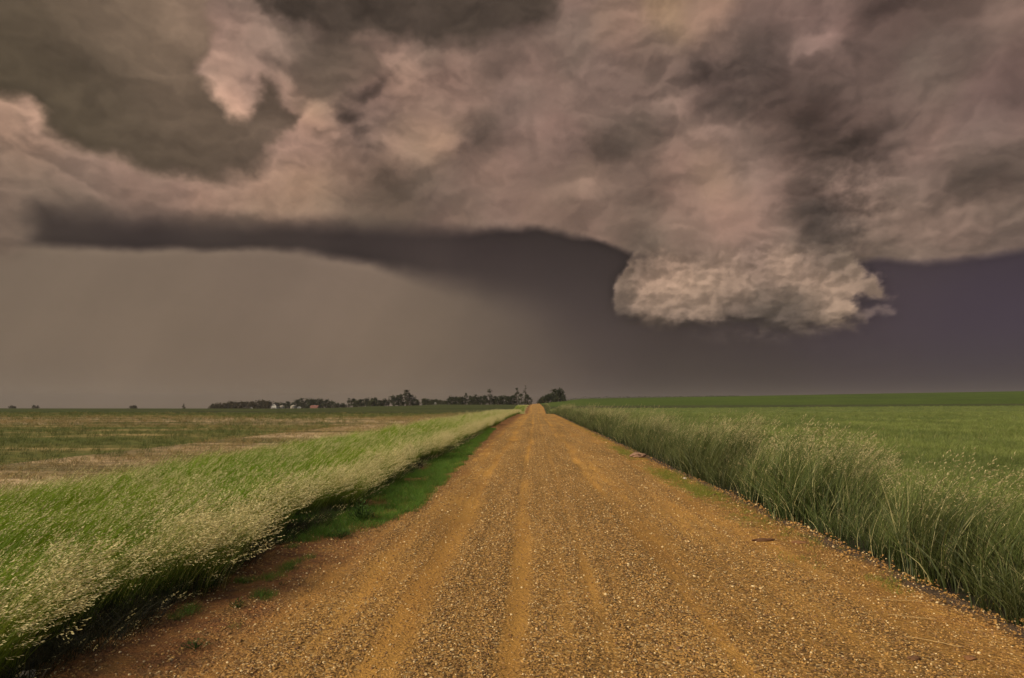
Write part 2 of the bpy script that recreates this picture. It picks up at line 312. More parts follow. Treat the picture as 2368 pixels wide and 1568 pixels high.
    cx = fbm(U/30, V/25, 5, 131, 0.62); cy = fbm(U/30+4, V/25+9, 5, 137, 0.62)
    s = sdf_poly(U+28*cx+14*bx, V+24*cy+10*by, P_CREV)
    m = sstep(-26, 22, s+12*cx)*0.38
    col = col*(1-m[..., None]) + np.array([86, 77, 71.])*m[..., None]
    fine0 = fbm(U/16, V/13, 3, 301, 0.6)
    g = np.exp(-0.5*(((U-1925)/58)**2+((V-515)/85)**2))       # torn scraps round the cleft
    col = col*(1 + 0.13*g*np.tanh(2*cy) + 0.035*g*np.tanh(2*fine0))[..., None]
    fine = fbm(U/44+0.5*bx, V/26+0.5*by, 5, 151, 0.55)
    big = fbm(U/120+0.35*cx, V/46+0.35*cy, 4, 161, 0.5)
    tornU = np.interp(U, [float(chart(1850,680)[0]), float(chart(1980,680)[0])], [12, 24])
    s = sdf_poly(U+tornU*cx+13*bx, V+tornU*0.8*cy+9*by, P_SCUD)
    pf = fbm((U+10*cx)/95, (V+9*cy)/60, 4, 181, 0.48, True); pf2 = fbm((U+10*cx+8)/95, (V+9*cy+10)/60, 4, 181, 0.48, True)
    sc = rbf(U+14*cx+18*bx, V+11*cy+12*by, SCUD, 24.0)
    sm = np.array([138, 117, 102.]); sc = (sm+(sc-sm)*1.35)*np.array([0.955, 0.935, 0.925])
    sc = sc*(1+0.05*fine+0.13*big+0.20*np.tanh((pf-pf2)*2.5)/2.5+0.05*cx)[..., None]
    lft, _ = chart([1480,1640], [680,680])
    rag = np.interp(U, [float(lft[0]), float(lft[1])], [3, 13])
    wid = np.interp(U, [float(lft[0]), float(lft[1]), float(chart(1900,680)[0])], [8, 12, 18])
    bot = sstep(float(chart(1700,690)[1]), float(chart(1700,750)[1]), V)
    edge_s = s + rag*fine*1.5
    sc = sc*(1 - 0.26*bot*(1-sstep(2, 34, edge_s + 10*big)))[..., None]
    m = sstep(-0.6, 1, edge_s/(wid + 12*bot))
    ty = sstep(float(chart(1700,600)[1]), float(chart(1700,548)[1]), V + 26*cx + 16*bx)
    m = m*(1-0.95*ty)
    col = col*(1-m[..., None]) + sc*m[..., None]
    veil = np.exp(-0.5*(((U-float(chart(1780,770)[0]))/90)**2+((V-float(chart(1780,772)[1]))/13)**2))*sstep(-.3,.5,fine)*0.35
    col = col*(1-veil[..., None]) + np.array([112, 98, 88.])*veil[..., None]
    s = sdf_poly(U+12*cx, V+11*cy, P_WISP); m = sstep(-12, 8, s+10*fine)*0.5
    col = col*(1-m[..., None]) + np.array([138, 119, 105.])*m[..., None]
    if col.ndim == 3:                       # local contrast
        for rad, amt in ((5, 0.42), (22, 0.22)):
            L = col.mean(-1); B = L
            for _ in range(2):
                for ax_ in (0, 1):
                    pad = [(rad+1, rad) if k == ax_ else (0, 0) for k in (0, 1)]
                    cs = np.cumsum(np.pad(B, pad, mode='edge'), axis=ax_); n = B.shape[ax_]; w = 2*rad+1
                    B = (np.take(cs, range(w, w+n), ax_)-np.take(cs, range(0, n), ax_))/w
            col = col*np.clip(1+amt*(L-B)/np.maximum(L, 1), 0.85, 1.15)[..., None]
    return srgb2lin(col*np.array([0.992, 0.98, 0.965]))

# ------------------------------------------------------------------ sky: a vault of storm cloud 9 km out, open behind the camera where the sun comes in
def build_sky():
    az = np.concatenate([np.arange(-120, -46, 1.5), np.arange(-46, 44, 0.085), np.arange(44, 121, 1.5)])
    el = np.concatenate([np.arange(-1.6, 34.5, 0.085), np.arange(34.5, 82, 1.5)])
    A, E = np.meshgrid(az, el)
    U = 1235+KD*A; V = 935-KD*E
    far = (A < -45) | (A > 43) | (E > 34)
    c = sky_colour(U, V)
    Rr = 9000.0
    ar, er = np.radians(A), np.radians(E)
    P = np.stack([Rr*np.cos(er)*np.sin(ar), Rr*np.cos(er)*np.cos(ar), Rr*np.sin(er)], -1).reshape(-1, 3)
    ny, nx = A.shape
    i = (np.arange(ny-1)[:, None]*nx + np.arange(nx-1)[None, :]).ravel()
    Fq = np.stack([i, i+nx, i+nx+1, i+1], 1)
    n = 12*perlin(A/9, E/9, 401)
    cover = (1-sstep(78, 112, np.abs(A)+n))*(1-sstep(58, 76, E+n))
    me = np_mesh('sky', P, Fq, {'cloud_colour': c.reshape(-1, 3), 'cover': cover.ravel()}, smooth=True)
    t = NT('storm_cloud_sky')
    col = t.attr('cloud_colour').outputs['Color']
    nz = t.noise(t.pos(), 0.012, 5, 0.6)
    col = t.mix(1.0, col, t.n('ShaderNodeCombineColor', i_0=t.ramp(nz, 0.2, 0.8, 0.982, 1.018), i_1=t.ramp(nz, 0.2, 0.8, 0.982, 1.018), i_2=t.ramp(nz, 0.2, 0.8, 0.982, 1.018)).outputs[0], 'MULTIPLY')
    em = t.n('ShaderNodeEmission'); t.t.links.new(col, em.inputs[0]); em.inputs[1].default_value = 2.0**(-EXPOSURE)
    tr = t.n('ShaderNodeBsdfTransparent'); mx = t.n('ShaderNodeMixShader')
    t.t.links.new(t.attr('cover').outputs['Fac'], mx.inputs[0]); t.t.links.new(tr.outputs[0], mx.inputs[1]); t.t.links.new(em.outputs[0], mx.inputs[2])
    t.t.links.new(mx.outputs[0], t.out.inputs[0])
    t.m.cycles.emission_sampling = 'NONE'
    o = link('sky', me, t.m)
    tag(o, 'brown and purple storm sky with a dark shelf cloud and rain over the plain', 'sky', kind='structure')
build_sky()

# ------------------------------------------------------------------ terrain
_HX = [-900, 0, 480, 640, 770, 850, 940, 1010, 1040, 1225, 1262, 1350, 1600, 2000, 2367, 3300]
_HY = [12, 11, 11.5, 12, 9, 4.5, 3.5, 0.5, 0, 0.5, -4, -13, -17, -24, -30, -36]
def terrain(x, y):
    x = np.asarray(x, float); y = np.asarray(y, float)
    d = np.maximum(y, 1.0); dd = np.minimum(d, 1700.0)
    H = np.interp(1235+1578*x/d, _HX, _HY)
    rise = sstep(110, 600, d)
    z = rise*(1.75 - dd*H/1578.0)
    z = z - 1.75*np.exp(-((d-200)/44.0)**2)*np.exp(-(x/130.0)**2)
    return z - np.maximum(0, d-1700)*0.02
LEFT_EDGE, RIGHT_EDGE = -2.95, 3.5
def grid_lines():
    ys = [-14.0]
    while ys[-1] < 5200: ys.append(ys[-1] + (0.5 if ys[-1] < 20 else max(0.5, ys[-1]*0.035)))
    ys = np.array(ys)
    for b in (58.0, 92.0, 150.0, 250.0, 285.0, 620.0, 760.0, 1000.0):
        ys[np.argmin(np.abs(ys-b))] = b
    xs = [0.0]
    while xs[-1] < 6000: xs.append(xs[-1] + (0.5 if xs[-1] < 14 else xs[-1]*0.05))
    xs = np.array(xs); xs = np.concatenate([-xs[:0:-1], xs])
    for b in (-15.5, -7.5, -3.0, 3.5, 5.5): xs[np.argmin(np.abs(xs-b))] = b
    return xs, ys
XS, YS = grid_lines()
def cover_mat(name, cols, scales, spots=None, rough=0.95, bump=0.6, stretch=(1, 1, 1), lo3=0.40):
    """ground cover: three colours in patches plus fine grain"""
    t = NT(name); p = t.pos(); ps = t.scaled(p, stretch)
    a = t.ramp(t.noise(ps, scales[0], 4, 0.6), 0.38, 0.62)
    b = t.ramp(t.noise(ps, scales[1], 5, 0.65), lo3, lo3+0.22)
    c = t.mix(a, cols[0], cols[1]); c = t.mix(b, c, cols[2])
    g = t.noise(p, scales[2], 6, 0.7)
    k = t.ramp(g, 0.25, 0.75, 0.55, 1.45)
    c = t.mix(1.0, c, t.n('ShaderNodeCombineColor', i_0=k, i_1=k, i_2=k).outputs[0], 'MULTIPLY')
    return t.surf(c, rough, g, bump, 0.12, 0.1)
M = {}
M['soil'] = cover_mat('dark_soil', [(0.035, 0.026, 0.016), (0.055, 0.040, 0.022), (0.03, 0.034, 0.014)], (0.8, 3, 25))
M['hay'] = cover_mat('mown_hay', [(0.135, 0.120, 0.034), (0.075, 0.090, 0.020), (0.42, 0.29, 0.12)], (0.055, 0.14, 3.0), stretch=(0.45, 1.5, 1), lo3=0.50)
M['crop'] = cover_mat('young_crop', [(0.105, 0.135, 0.030), (0.085, 0.115, 0.026), (0.130, 0.150, 0.038)], (0.03, 0.12, 5.0))
M['pale_hay'] = cover_mat('bleached_stubble', [(0.46, 0.33, 0.18), (0.32, 0.21, 0.10), (0.12, 0.10, 0.04)], (0.05, 0.14, 2.0), stretch=(0.3, 1.5, 1))
M['far_pasture'] = cover_mat('far_pasture', [(0.045, 0.060, 0.014), (0.06, 0.065, 0.02), (0.04, 0.045, 0.015)], (0.008, 0.03, 0.6), stretch=(0.5, 2, 1))
M['ditch'] = cover_mat('dark_ditch_grass', [(0.055, 0.065, 0.020), (0.065, 0.065, 0.026), (0.045, 0.052, 0.018)], (0.02, 0.08, 1.0))
M['far_crop'] = cover_mat('far_crop', [(0.056, 0.084, 0.012), (0.046, 0.068, 0.013), (0.066, 0.094, 0.015)], (0.006, 0.02, 0.5))
M['far_olive'] = cover_mat('far_fallow', [(0.055, 0.056, 0.030), (0.062, 0.060, 0.034), (0.048, 0.052, 0.026)], (0.005, 0.02, 0.3))
def build_ground():
    X, Y = np.meshgrid(XS, YS); Z = terrain(X, Y)
    ny, nx = X.shape; P = np.stack([X, Y, Z], -1).reshape(-1, 3)
    i = (np.arange(ny-1)[:, None]*nx + np.arange(nx-1)[None, :])
    xc = np.broadcast_to(0.5*(XS[1:]+XS[:-1])[None, :], i.shape); yc = np.broadcast_to(0.5*(YS[1:]+YS[:-1])[:, None], i.shape)
    reg = np.zeros(i.shape, int)
    L = xc < -7.5; Rr = xc > 5.5
    reg[L & (yc < 150)] = 1; reg[L & (yc >= 58) & (yc < 92)] = 2; reg[(xc < -3) & (yc >= 150)] = 3; reg[L & (xc > -15.5) & (yc < 58)] = 2
    reg[Rr & (yc < 250)] = 4; reg[(xc > 3.5) & (yc >= 250) & (yc < 285)] = 5; reg[(xc > 3.5) & (yc >= 285) & (yc < 620)] = 6
    reg[(xc > 3.5) & (yc >= 620) & (yc < 760)] = 5; reg[(xc > 3.5) & (yc >= 760)] = 7
    names = [('ground', 'soil', 'dark soil under the roadside grass', 'ground'), ('hay_field', 'hay', 'patchy tan and green mown hay field left of the tall grass', 'field'),
             ('stubble_field', 'pale_hay', 'pale tan stubble strips beside the tall grass and across the left field', 'field'), ('pasture', 'far_pasture', 'dark green pasture in front of the farm trees on the left', 'field'),
             ('crop_field', 'crop', 'even green crop field right of the roadside grass', 'field'), ('ditch', 'ditch', 'dark grassy strips between the green fields on the right', 'ditch'),
             ('green_field', 'far_crop', 'bright green band of field below the right horizon', 'field'), ('hill', 'far_olive', 'dull olive rise along the right horizon', 'hill')]
    for r, (nm, mk, lab, cat) in enumerate(names):
        f = i[reg == r]; Fq = np.stack([f, f+1, f+nx+1, f+nx], 1)
        used = np.unique(Fq); remap = np.zeros(len(P), int); remap[used] = np.arange(len(used))
        o = link(nm, np_mesh(nm, P[used], remap[Fq], smooth=True), M[mk]); tag(o, lab, cat, kind='structure')
build_ground()

# ------------------------------------------------------------------ gravel road
def g1(x, c, w): return np.exp(-0.5*((x-c)/w)**2)
def meander(y): return 0.05*np.sin(y*0.23)+0.04*np.sin(y*0.11+1.3)
def road_loose(x, y):
    """0 packed wheel track .. 1 deep loose gravel"""
    m = x - meander(y)*0.6
    n = perlin(x*1.6, y*0.22, 501)*0.24 + perlin(x*5, y*0.5, 503)*0.16 + perlin(x*14, y*3, 505)*0.10 + perlin(m*9, y*0.07, 507)*0.26 + perlin(m*3.4, y*0.05, 509)*0.20
    v = 0.62 - 0.42*g1(m, -0.19, 0.085) - 0.36*g1(m, -1.08, 0.15) - 0.28*g1(m, 0.47, 0.06) - 0.38*g1(m, 1.30, 0.13) - 0.25*g1(m, 0.78, 0.04) - 0.2*g1(m, 0.16, 0.035) - 0.22*g1(m, 1.62, 0.05) - 0.22*g1(m, 2.2, 0.14) - 0.2*g1(m, -0.62, 0.05) \
        + 0.22*g1(m, 0.18, 0.15) + 0.22*g1(m, 0.88, 0.22) + 0.16*g1(m, -0.60, 0.2) - 0.20*g1(m, -1.9, 0.4) - 0.06*g1(m, 3.0, 0.4)
    return np.clip(v + n, 0, 1)
def road_margin(x, y):
    n = 0.35*perlin(x*1.3, y*0.6, 511)
    return np.clip(sstep(1.55, 2.5, -x + n), 0, 1), np.clip(sstep(2.6, 3.5, x + n), 0, 1)
def road_z(x, y):
    lo = road_loose(x, y)
    return terrain(x, y) + 0.03 + 0.0012*np.maximum(y, 0)**0.9*0.2 + 0.018*(lo-0.4) + 0.012*perlin(x*3, y*1.2, 521) + 0.02*(1-(x/3.4)**2)*0.5 \
        + 0.006*fbm(x*9, y*9, 3, 523)
def build_road():
    xs = np.arange(LEFT_EDGE-0.45, RIGHT_EDGE+0.5, 0.06)
    ys = [-6.0]
    while ys[-1] < 640: ys.append(ys[-1]+max(0.06, abs(ys[-1])*0.012))
    ys = np.array(ys)
    X, Y = np.meshgrid(xs, ys); Z = road_z(X, Y)
    edge = np.minimum(X-xs[0], xs[-1]-X); Z = Z - 0.05*(1-sstep(0, 0.3, edge))
    ny, nx = X.shape; i = (np.arange(ny-1)[:, None]*nx + np.arange(nx-1)[None, :]).ravel()
    ml, mr = road_margin(X, Y)
    me = np_mesh('road', np.stack([X, Y, Z], -1).reshape(-1, 3), np.stack([i, i+1, i+nx+1, i+nx], 1),
                 {'loose': road_loose(X, Y).ravel(), 'margin_left': ml.ravel(), 'margin_right': mr.ravel(), 'verge_soil': sstep(3.42, 3.66, X+0.12*perlin(X*2, Y*1.5, 531)).ravel()}, smooth=True)
    t = NT('orange_gravel'); p = t.pos()
    lo = t.attr('loose').outputs['Fac']; a = t.attr('margin_left').outputs['Fac']; b = t.attr('margin_right').outputs['Fac']
    v1 = t.n('ShaderNodeTexVoronoi', i_Vector=p, i_Scale=46.0); v2 = t.n('ShaderNodeTexVoronoi', i_Vector=p, i_Scale=23.0)
    big = t.noise(t.scaled(p, (1, 0.35, 1)), 1.1, 5, 0.6)
    fine = t.noise(p, 60, 5, 0.7)
    packed = t.mix(t.ramp(big, 0.3, 0.7), (0.50, 0.262, 0.052), (0.38, 0.185, 0.036))
    sep = t.n('ShaderNodeSeparateColor', i_0=v1.outputs['Color'])
    stones = t.mix(t.ramp(sep.outputs[0], 0.0, 1.0), (0.12, 0.060, 0.015), (0.50, 0.275, 0.068))
    stones = t.mix(t.ramp(sep.outputs[1], 0.88, 0.94, 0, 0.8), stones, (0.66, 0.45, 0.19))
    c = t.mix(t.ramp(t.math('ADD', lo, t.math('MULTIPLY', t.math('SUBTRACT', fine, 0.5), 0.8)), 0.12, 0.62), packed, stones)
    red = t.mix(t.ramp(t.noise(p, 7, 5, 0.65), 0.35, 0.65), (0.27, 0.110, 0.030), (0.155, 0.066, 0.022))
    c = t.mix(t.math('MULTIPLY', a, t.ramp(t.noise(p, 3, 4), 0.3, 0.6, 0.55, 1.0)), c, red)
    tan = t.mix(t.ramp(t.noise(p, 5, 5, 0.65), 0.35, 0.65), (0.50, 0.255, 0.048), (0.35, 0.155, 0.030))
    c = t.mix(t.math('MULTIPLY', b, 0.75), c, tan)
    earth = t.mix(t.ramp(t.noise(p, 22, 5, 0.7), 0.35, 0.65), (0.050, 0.032, 0.017), (0.15, 0.095, 0.050))
    c = t.mix(t.attr('verge_soil').outputs['Fac'], c, earth)
    k = t.ramp(fine, 0.25, 0.75, 0.72, 1.25)
    c = t.mix(1.0, c, t.n('ShaderNodeCombineColor', i_0=k, i_1=k, i_2=k).outputs[0], 'MULTIPLY')
    wash = t.ramp(t.noise(t.scaled(p, (1, 0.16, 1)), 0.9, 4, 0.55, 0.6), 0.3, 0.7, 0.74, 1.12)          # damper and drier lengths of road
    c = t.mix(1.0, c, t.n('ShaderNodeCombineColor', i_0=wash, i_1=wash, i_2=wash).outputs[0], 'MULTIPLY')
    h = t.math('ADD', t.math('MULTIPLY', t.math('SUBTRACT', 1.0, v1.outputs['Distance']), 0.6), t.math('SUBTRACT', 1.0, v2.outputs['Distance']))
    h = t.math('ADD', t.math('MULTIPLY', h, t.math('ADD', lo, 0.25)), t.math('MULTIPLY', fine, 0.8))
    t.surf(c, 0.85, h, 1.0, 0.026, 0.25)
    o = link('road', me, t.m); tag(o, 'straight orange gravel road with packed wheel tracks running to the horizon', 'road', kind='structure')
build_road()

# ------------------------------------------------------------------ scattering of what nobody could count
def scatter(name, pts, rot, scl, idx, protos, label, cat):
    """pts carry rotation, scale and which prototype; one object, instanced by geometry nodes"""
    src = bpy.data.collections.new(name+'_pieces')
    for k, me in enumerate(protos):
        o = bpy.data.objects.new('%s_piece_%02d' % (name, k), me); src.objects.link(o)
    me = bpy.data.meshes.new(name); n = len(pts)
    me.vertices.add(n); me.vertices.foreach_set('co', np.asarray(pts, np.float32).ravel())
    at = me.attributes.new('turn', 'FLOAT_VECTOR', 'POINT'); at.data.foreach_set('vector', np.asarray(rot, np.float32).ravel())
    at = me.attributes.new('size', 'FLOAT', 'POINT'); at.data.foreach_set('value', np.asarray(scl, np.float32))
    at = me.attributes.new('pick', 'INT', 'POINT'); at.data.foreach_set('value', np.asarray(idx, np.int32))
    o = link(name, me)
    g = bpy.data.node_groups.new(name+'_scatter', 'GeometryNodeTree')
    g.interface.new_socket('Geometry', in_out='INPUT', socket_type='NodeSocketGeometry'); g.interface.new_socket('Geometry', in_out='OUTPUT', socket_type='NodeSocketGeometry')
    N, Lk = g.nodes, g.links
    gi = N.new('NodeGroupInput'); go = N.new('NodeGroupOutput')
    ci = N.new('GeometryNodeCollectionInfo'); ci.inputs['Collection'].default_value = src; ci.inputs['Separate Children'].default_value = True; ci.inputs['Reset Children'].default_value = True
    ip = N.new('GeometryNodeInstanceOnPoints'); ip.inputs['Pick Instance'].default_value = True
    def na(nm, ty):
        q = N.new('GeometryNodeInputNamedAttribute'); q.data_type = ty; q.inputs['Name'].default_value = nm; return q.outputs['Attribute']
    e2r = N.new('FunctionNodeEulerToRotation'); Lk.new(na('turn', 'FLOAT_VECTOR'), e2r.inputs[0])
    Lk.new(gi.outputs[0], ip.inputs['Points']); Lk.new(ci.outputs[0], ip.inputs['Instance']); Lk.new(na('pick', 'INT'), ip.inputs['Instance Index'])
    Lk.new(e2r.outputs[0], ip.inputs['Rotation']); Lk.new(na('size', 'FLOAT'), ip.inputs['Scale']); Lk.new(ip.outputs[0], go.inputs[0])
    md = o.modifiers.new('scatter', 'NODES'); md.node_group = g
    return tag(o, label, cat, kind='stuff')

def stone_mesh(k, m):
    bm = bmesh.new(); bmesh.ops.create_icosphere(bm, subdivisions=1, radius=0.5)
    r = random.Random(k)
    sx, sy, sz = r.uniform(0.8, 1.3), r.uniform(0.7, 1.0), r.uniform(0.45, 0.75)
    for v in bm.verts:
        q = r.uniform(0.78, 1.15); v.co = Vector((v.co.x*sx*q, v.co.y*sy*q, v.co.z*sz*q))
    me = bpy.data.meshes.new('stone'); bm.to_mesh(me); bm.free(); me.materials.append(m); return me
def stone_mat():
    t = NT('gravel_stone'); rnd = t.n('ShaderNodeObjectInfo').outputs['Random']
    c = t.mix(rnd, (0.18, 0.088, 0.021), (0.50, 0.275, 0.068))
    c = t.mix(t.ramp(t.math('FRACT', t.math('MULTIPLY', rnd, 7.31)), 0.86, 0.95, 0, 0.85), c, (0.80, 0.60, 0.29))
    c = t.mix(t.ramp(t.math('FRACT', t.math('MULTIPLY', rnd, 13.7)), 0.8, 0.9, 0, 0.7), c, (0.13, 0.065, 0.035))
    n = t.noise(t.n('ShaderNodeTexCoord').outputs['Object'], 5, 3)
    return t.surf(t.mix(t.ramp(n, 0.3, 0.7, 0, 0.35), c, (0.22, 0.115, 0.04)), 0.62, None, spec=0.3)
def build_gravel():
    sm = stone_mat(); protos = [stone_mesh(k, sm) for k in range(6)]
    P = []; S = []
    for y0, y1, dens, s0 in ((3.2, 6.5, 2900, 0.0145), (6.5, 10, 1600, 0.0170), (10, 17, 700, 0.021), (17, 30, 230, 0.027), (30, 55, 60, 0.034)):
        n = int((y1-y0)*6.6*dens); x = rng.uniform(LEFT_EDGE-0.1, RIGHT_EDGE+0.3, n); y = rng.uniform(y0, y1, n)
        lo = road_loose(x, y); ml, mr = road_margin(x, y)
        keep = rng.random(n) < np.clip(0.14+0.9*lo, 0, 1)*(1-0.55*ml)*(1-0.25*mr)
        x, y = x[keep], y[keep]; s = s0*np.exp(rng.normal(-0.05, 0.28, len(x)))
        P.append(np.stack([x, y, road_z(x, y)+0.12*s], 1)); S.append(s)
    # greyish stones in the dirt under the right-hand grass
    n = 700; y = rng.uniform(4, 14, n); x = rng.uniform(3.35, 3.95, n); s = 0.022*np.exp(rng.normal(0, 0.4, n))
    P.append(np.stack([x, y, road_z(np.minimum(x, 3.7), y)+0.02], 1)); S.append(s)
    P = np.concatenate(P); S = np.concatenate(S)
    rot = rng.uniform(0, 6.283, (len(P), 3)); rot[:, :2] *= 0.08
    scatter('gravel', P, rot, S, rng.integers(0, 6, len(P)), protos, 'loose orange and tan gravel stones strewn over the road', 'gravel')
build_gravel()

# ------------------------------------------------------------------ grass
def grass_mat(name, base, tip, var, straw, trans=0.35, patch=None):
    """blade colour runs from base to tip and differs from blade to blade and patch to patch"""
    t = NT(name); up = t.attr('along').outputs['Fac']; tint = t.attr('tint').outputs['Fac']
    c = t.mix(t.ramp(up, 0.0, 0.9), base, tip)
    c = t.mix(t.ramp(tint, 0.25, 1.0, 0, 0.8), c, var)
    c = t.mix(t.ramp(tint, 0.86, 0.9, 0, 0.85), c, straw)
    p = t.pos()
    if patch:
        f = t.ramp(t.noise(t.scaled(p, (1, 0.5, 0)), patch[1], 3, 0.5), 0.40, 0.62)
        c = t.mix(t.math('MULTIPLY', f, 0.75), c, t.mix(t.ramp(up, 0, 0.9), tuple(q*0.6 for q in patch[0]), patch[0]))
    k = t.ramp(t.n('ShaderNodeObjectInfo').outputs['Random'], 0, 1, 0.8, 1.2)
    c = t.mix(1.0, c, t.n('ShaderNodeCombineColor', i_0=k, i_1=k, i_2=k).outputs[0], 'MULTIPLY')
    return t.leaf(c, trans)
def seed_mat(name, a, b):
    t = NT(name); tint = t.attr('tint').outputs['Fac']
    return t.leaf(t.mix(tint, a, b), 0.3, 0.6)
def clump(seed, n, rad, L, width, a0, a1, wind, spread, heads, mats, seg=4, headlen=0.16, spikes=9, spike=0.016, droop=0.0):
    """n arching blades rooted within rad; the lean from upright grows from a0 to a1 (degrees) toward the wind with some spread; a share 'heads' carries a seed head"""
    r = np.random.default_rng(seed)
    V = []; Fs = []; up = []; tint = []; mi = []
    def quad(a, b, c, d, m): Fs.append((a, b, c, d)); mi.append(m)
    for k in range(n):
        q = math.sqrt(r.random())*rad; th = r.uniform(0, 6.283)
        base = np.array([q*math.cos(th), q*math.sin(th), -0.02])
        ln = r.uniform(*L); d = wind + r.normal(0, spread)
        dirh = np.array([math.cos(d), math.sin(d), 0.0])
        b0 = math.radians(a0 + r.normal(0, 6)); b1 = math.radians(a1*r.uniform(0.6, 1.15))
        w = width*r.uniform(0.6, 1.3); fa = r.uniform(0, 3.1416)
        tn = r.random(); pos = base.copy(); pts = [pos.copy()]; dirs = []
        for s in range(seg):
            f = (s+0.5)/seg; an = b0 + (b1-b0)*f**1.3
            dv = dirh*math.sin(an) + np.array([0, 0, 1])*math.cos(an)
            pos = pos + dv*ln/seg; pts.append(pos.copy()); dirs.append(dv)
        side = np.array([math.cos(fa), math.sin(fa), 0.0])
        i0 = len(V)
        for s, p in enumerate(pts):
            f = s/seg; ww = w*(1-f)**0.7*(0.75+0.5*f) if s < seg else w*0.08
            V += [p-side*ww/2, p+side*ww/2]; up += [f, f]; tint += [tn, tn]
        for s in range(seg): quad(i0+2*s, i0+2*s+1, i0+2*s+3, i0+2*s+2, 0)
        if r.random() < heads:
            dv = dirs[-1]
            for j in range(spikes):
                f = j/spikes; p0 = pts[-1] - dv*headlen*(0.75-f*0.95)
                ang = r.uniform(0, 6.283); off = np.array([math.cos(ang), math.sin(ang), -0.25-droop*r.random()])*r.uniform(0.25, 1.0)*headlen*0.30*(1.05-f)
                p1 = p0 + dv*headlen*0.16 + off; dd = p1-p0; dd = dd/ (np.linalg.norm(dd)+1e-9)
                p2 = p1 + (dd*0.75+dv*0.35)*spike*1.5
                sd = np.cross(dd, r.normal(size=3)); sd /= np.linalg.norm(sd)+1e-9
                i1 = len(V); mid = (p1+p2)/2; tq = r.random()
                V += [p1-dd*spike*0.9, mid-sd*spike*0.30, p2, mid+sd*spike*0.30]; up += [1]*4; tint += [tq]*4
                quad(i1, i1+1, i1+2, i1+3, 1)
    me = np_mesh('grass_tuft', np.array(V), np.array(Fs), {'along': np.array(up), 'tint': np.array(tint)})
    for m in mats: me.materials.append(m)
    me.polygons.foreach_set('material_index', np.array(mi, np.int32))
    return me
def spread_pts(x0, x1, bands, keep=None):
    X = []; Y = []; S = []
    for y0, y1, dens, sc in bands:
        xa = x0(y0) if callable(x0) else x0; xb = x1(y1) if callable(x1) else x1
        n = int((xb-xa)*(y1-y0)*dens); x = rng.uniform(xa, xb, n); y = rng.uniform(y0, y1, n)
        X.append(x); Y.append(y); S.append(np.full(n, sc))
    X, Y, S = map(np.concatenate, (X, Y, S))
    if keep is not None:
        k = keep(X, Y); X, Y, S = X[k], Y[k], S[k]
    return X, Y, S
def turns(n, yaw=0.5):
    t = np.zeros((n, 3)); t[:, 2] = rng.normal(0, yaw, n); t[:, 0] = rng.normal(0, 0.06, n); t[:, 1] = rng.normal(0, 0.06, n); return t

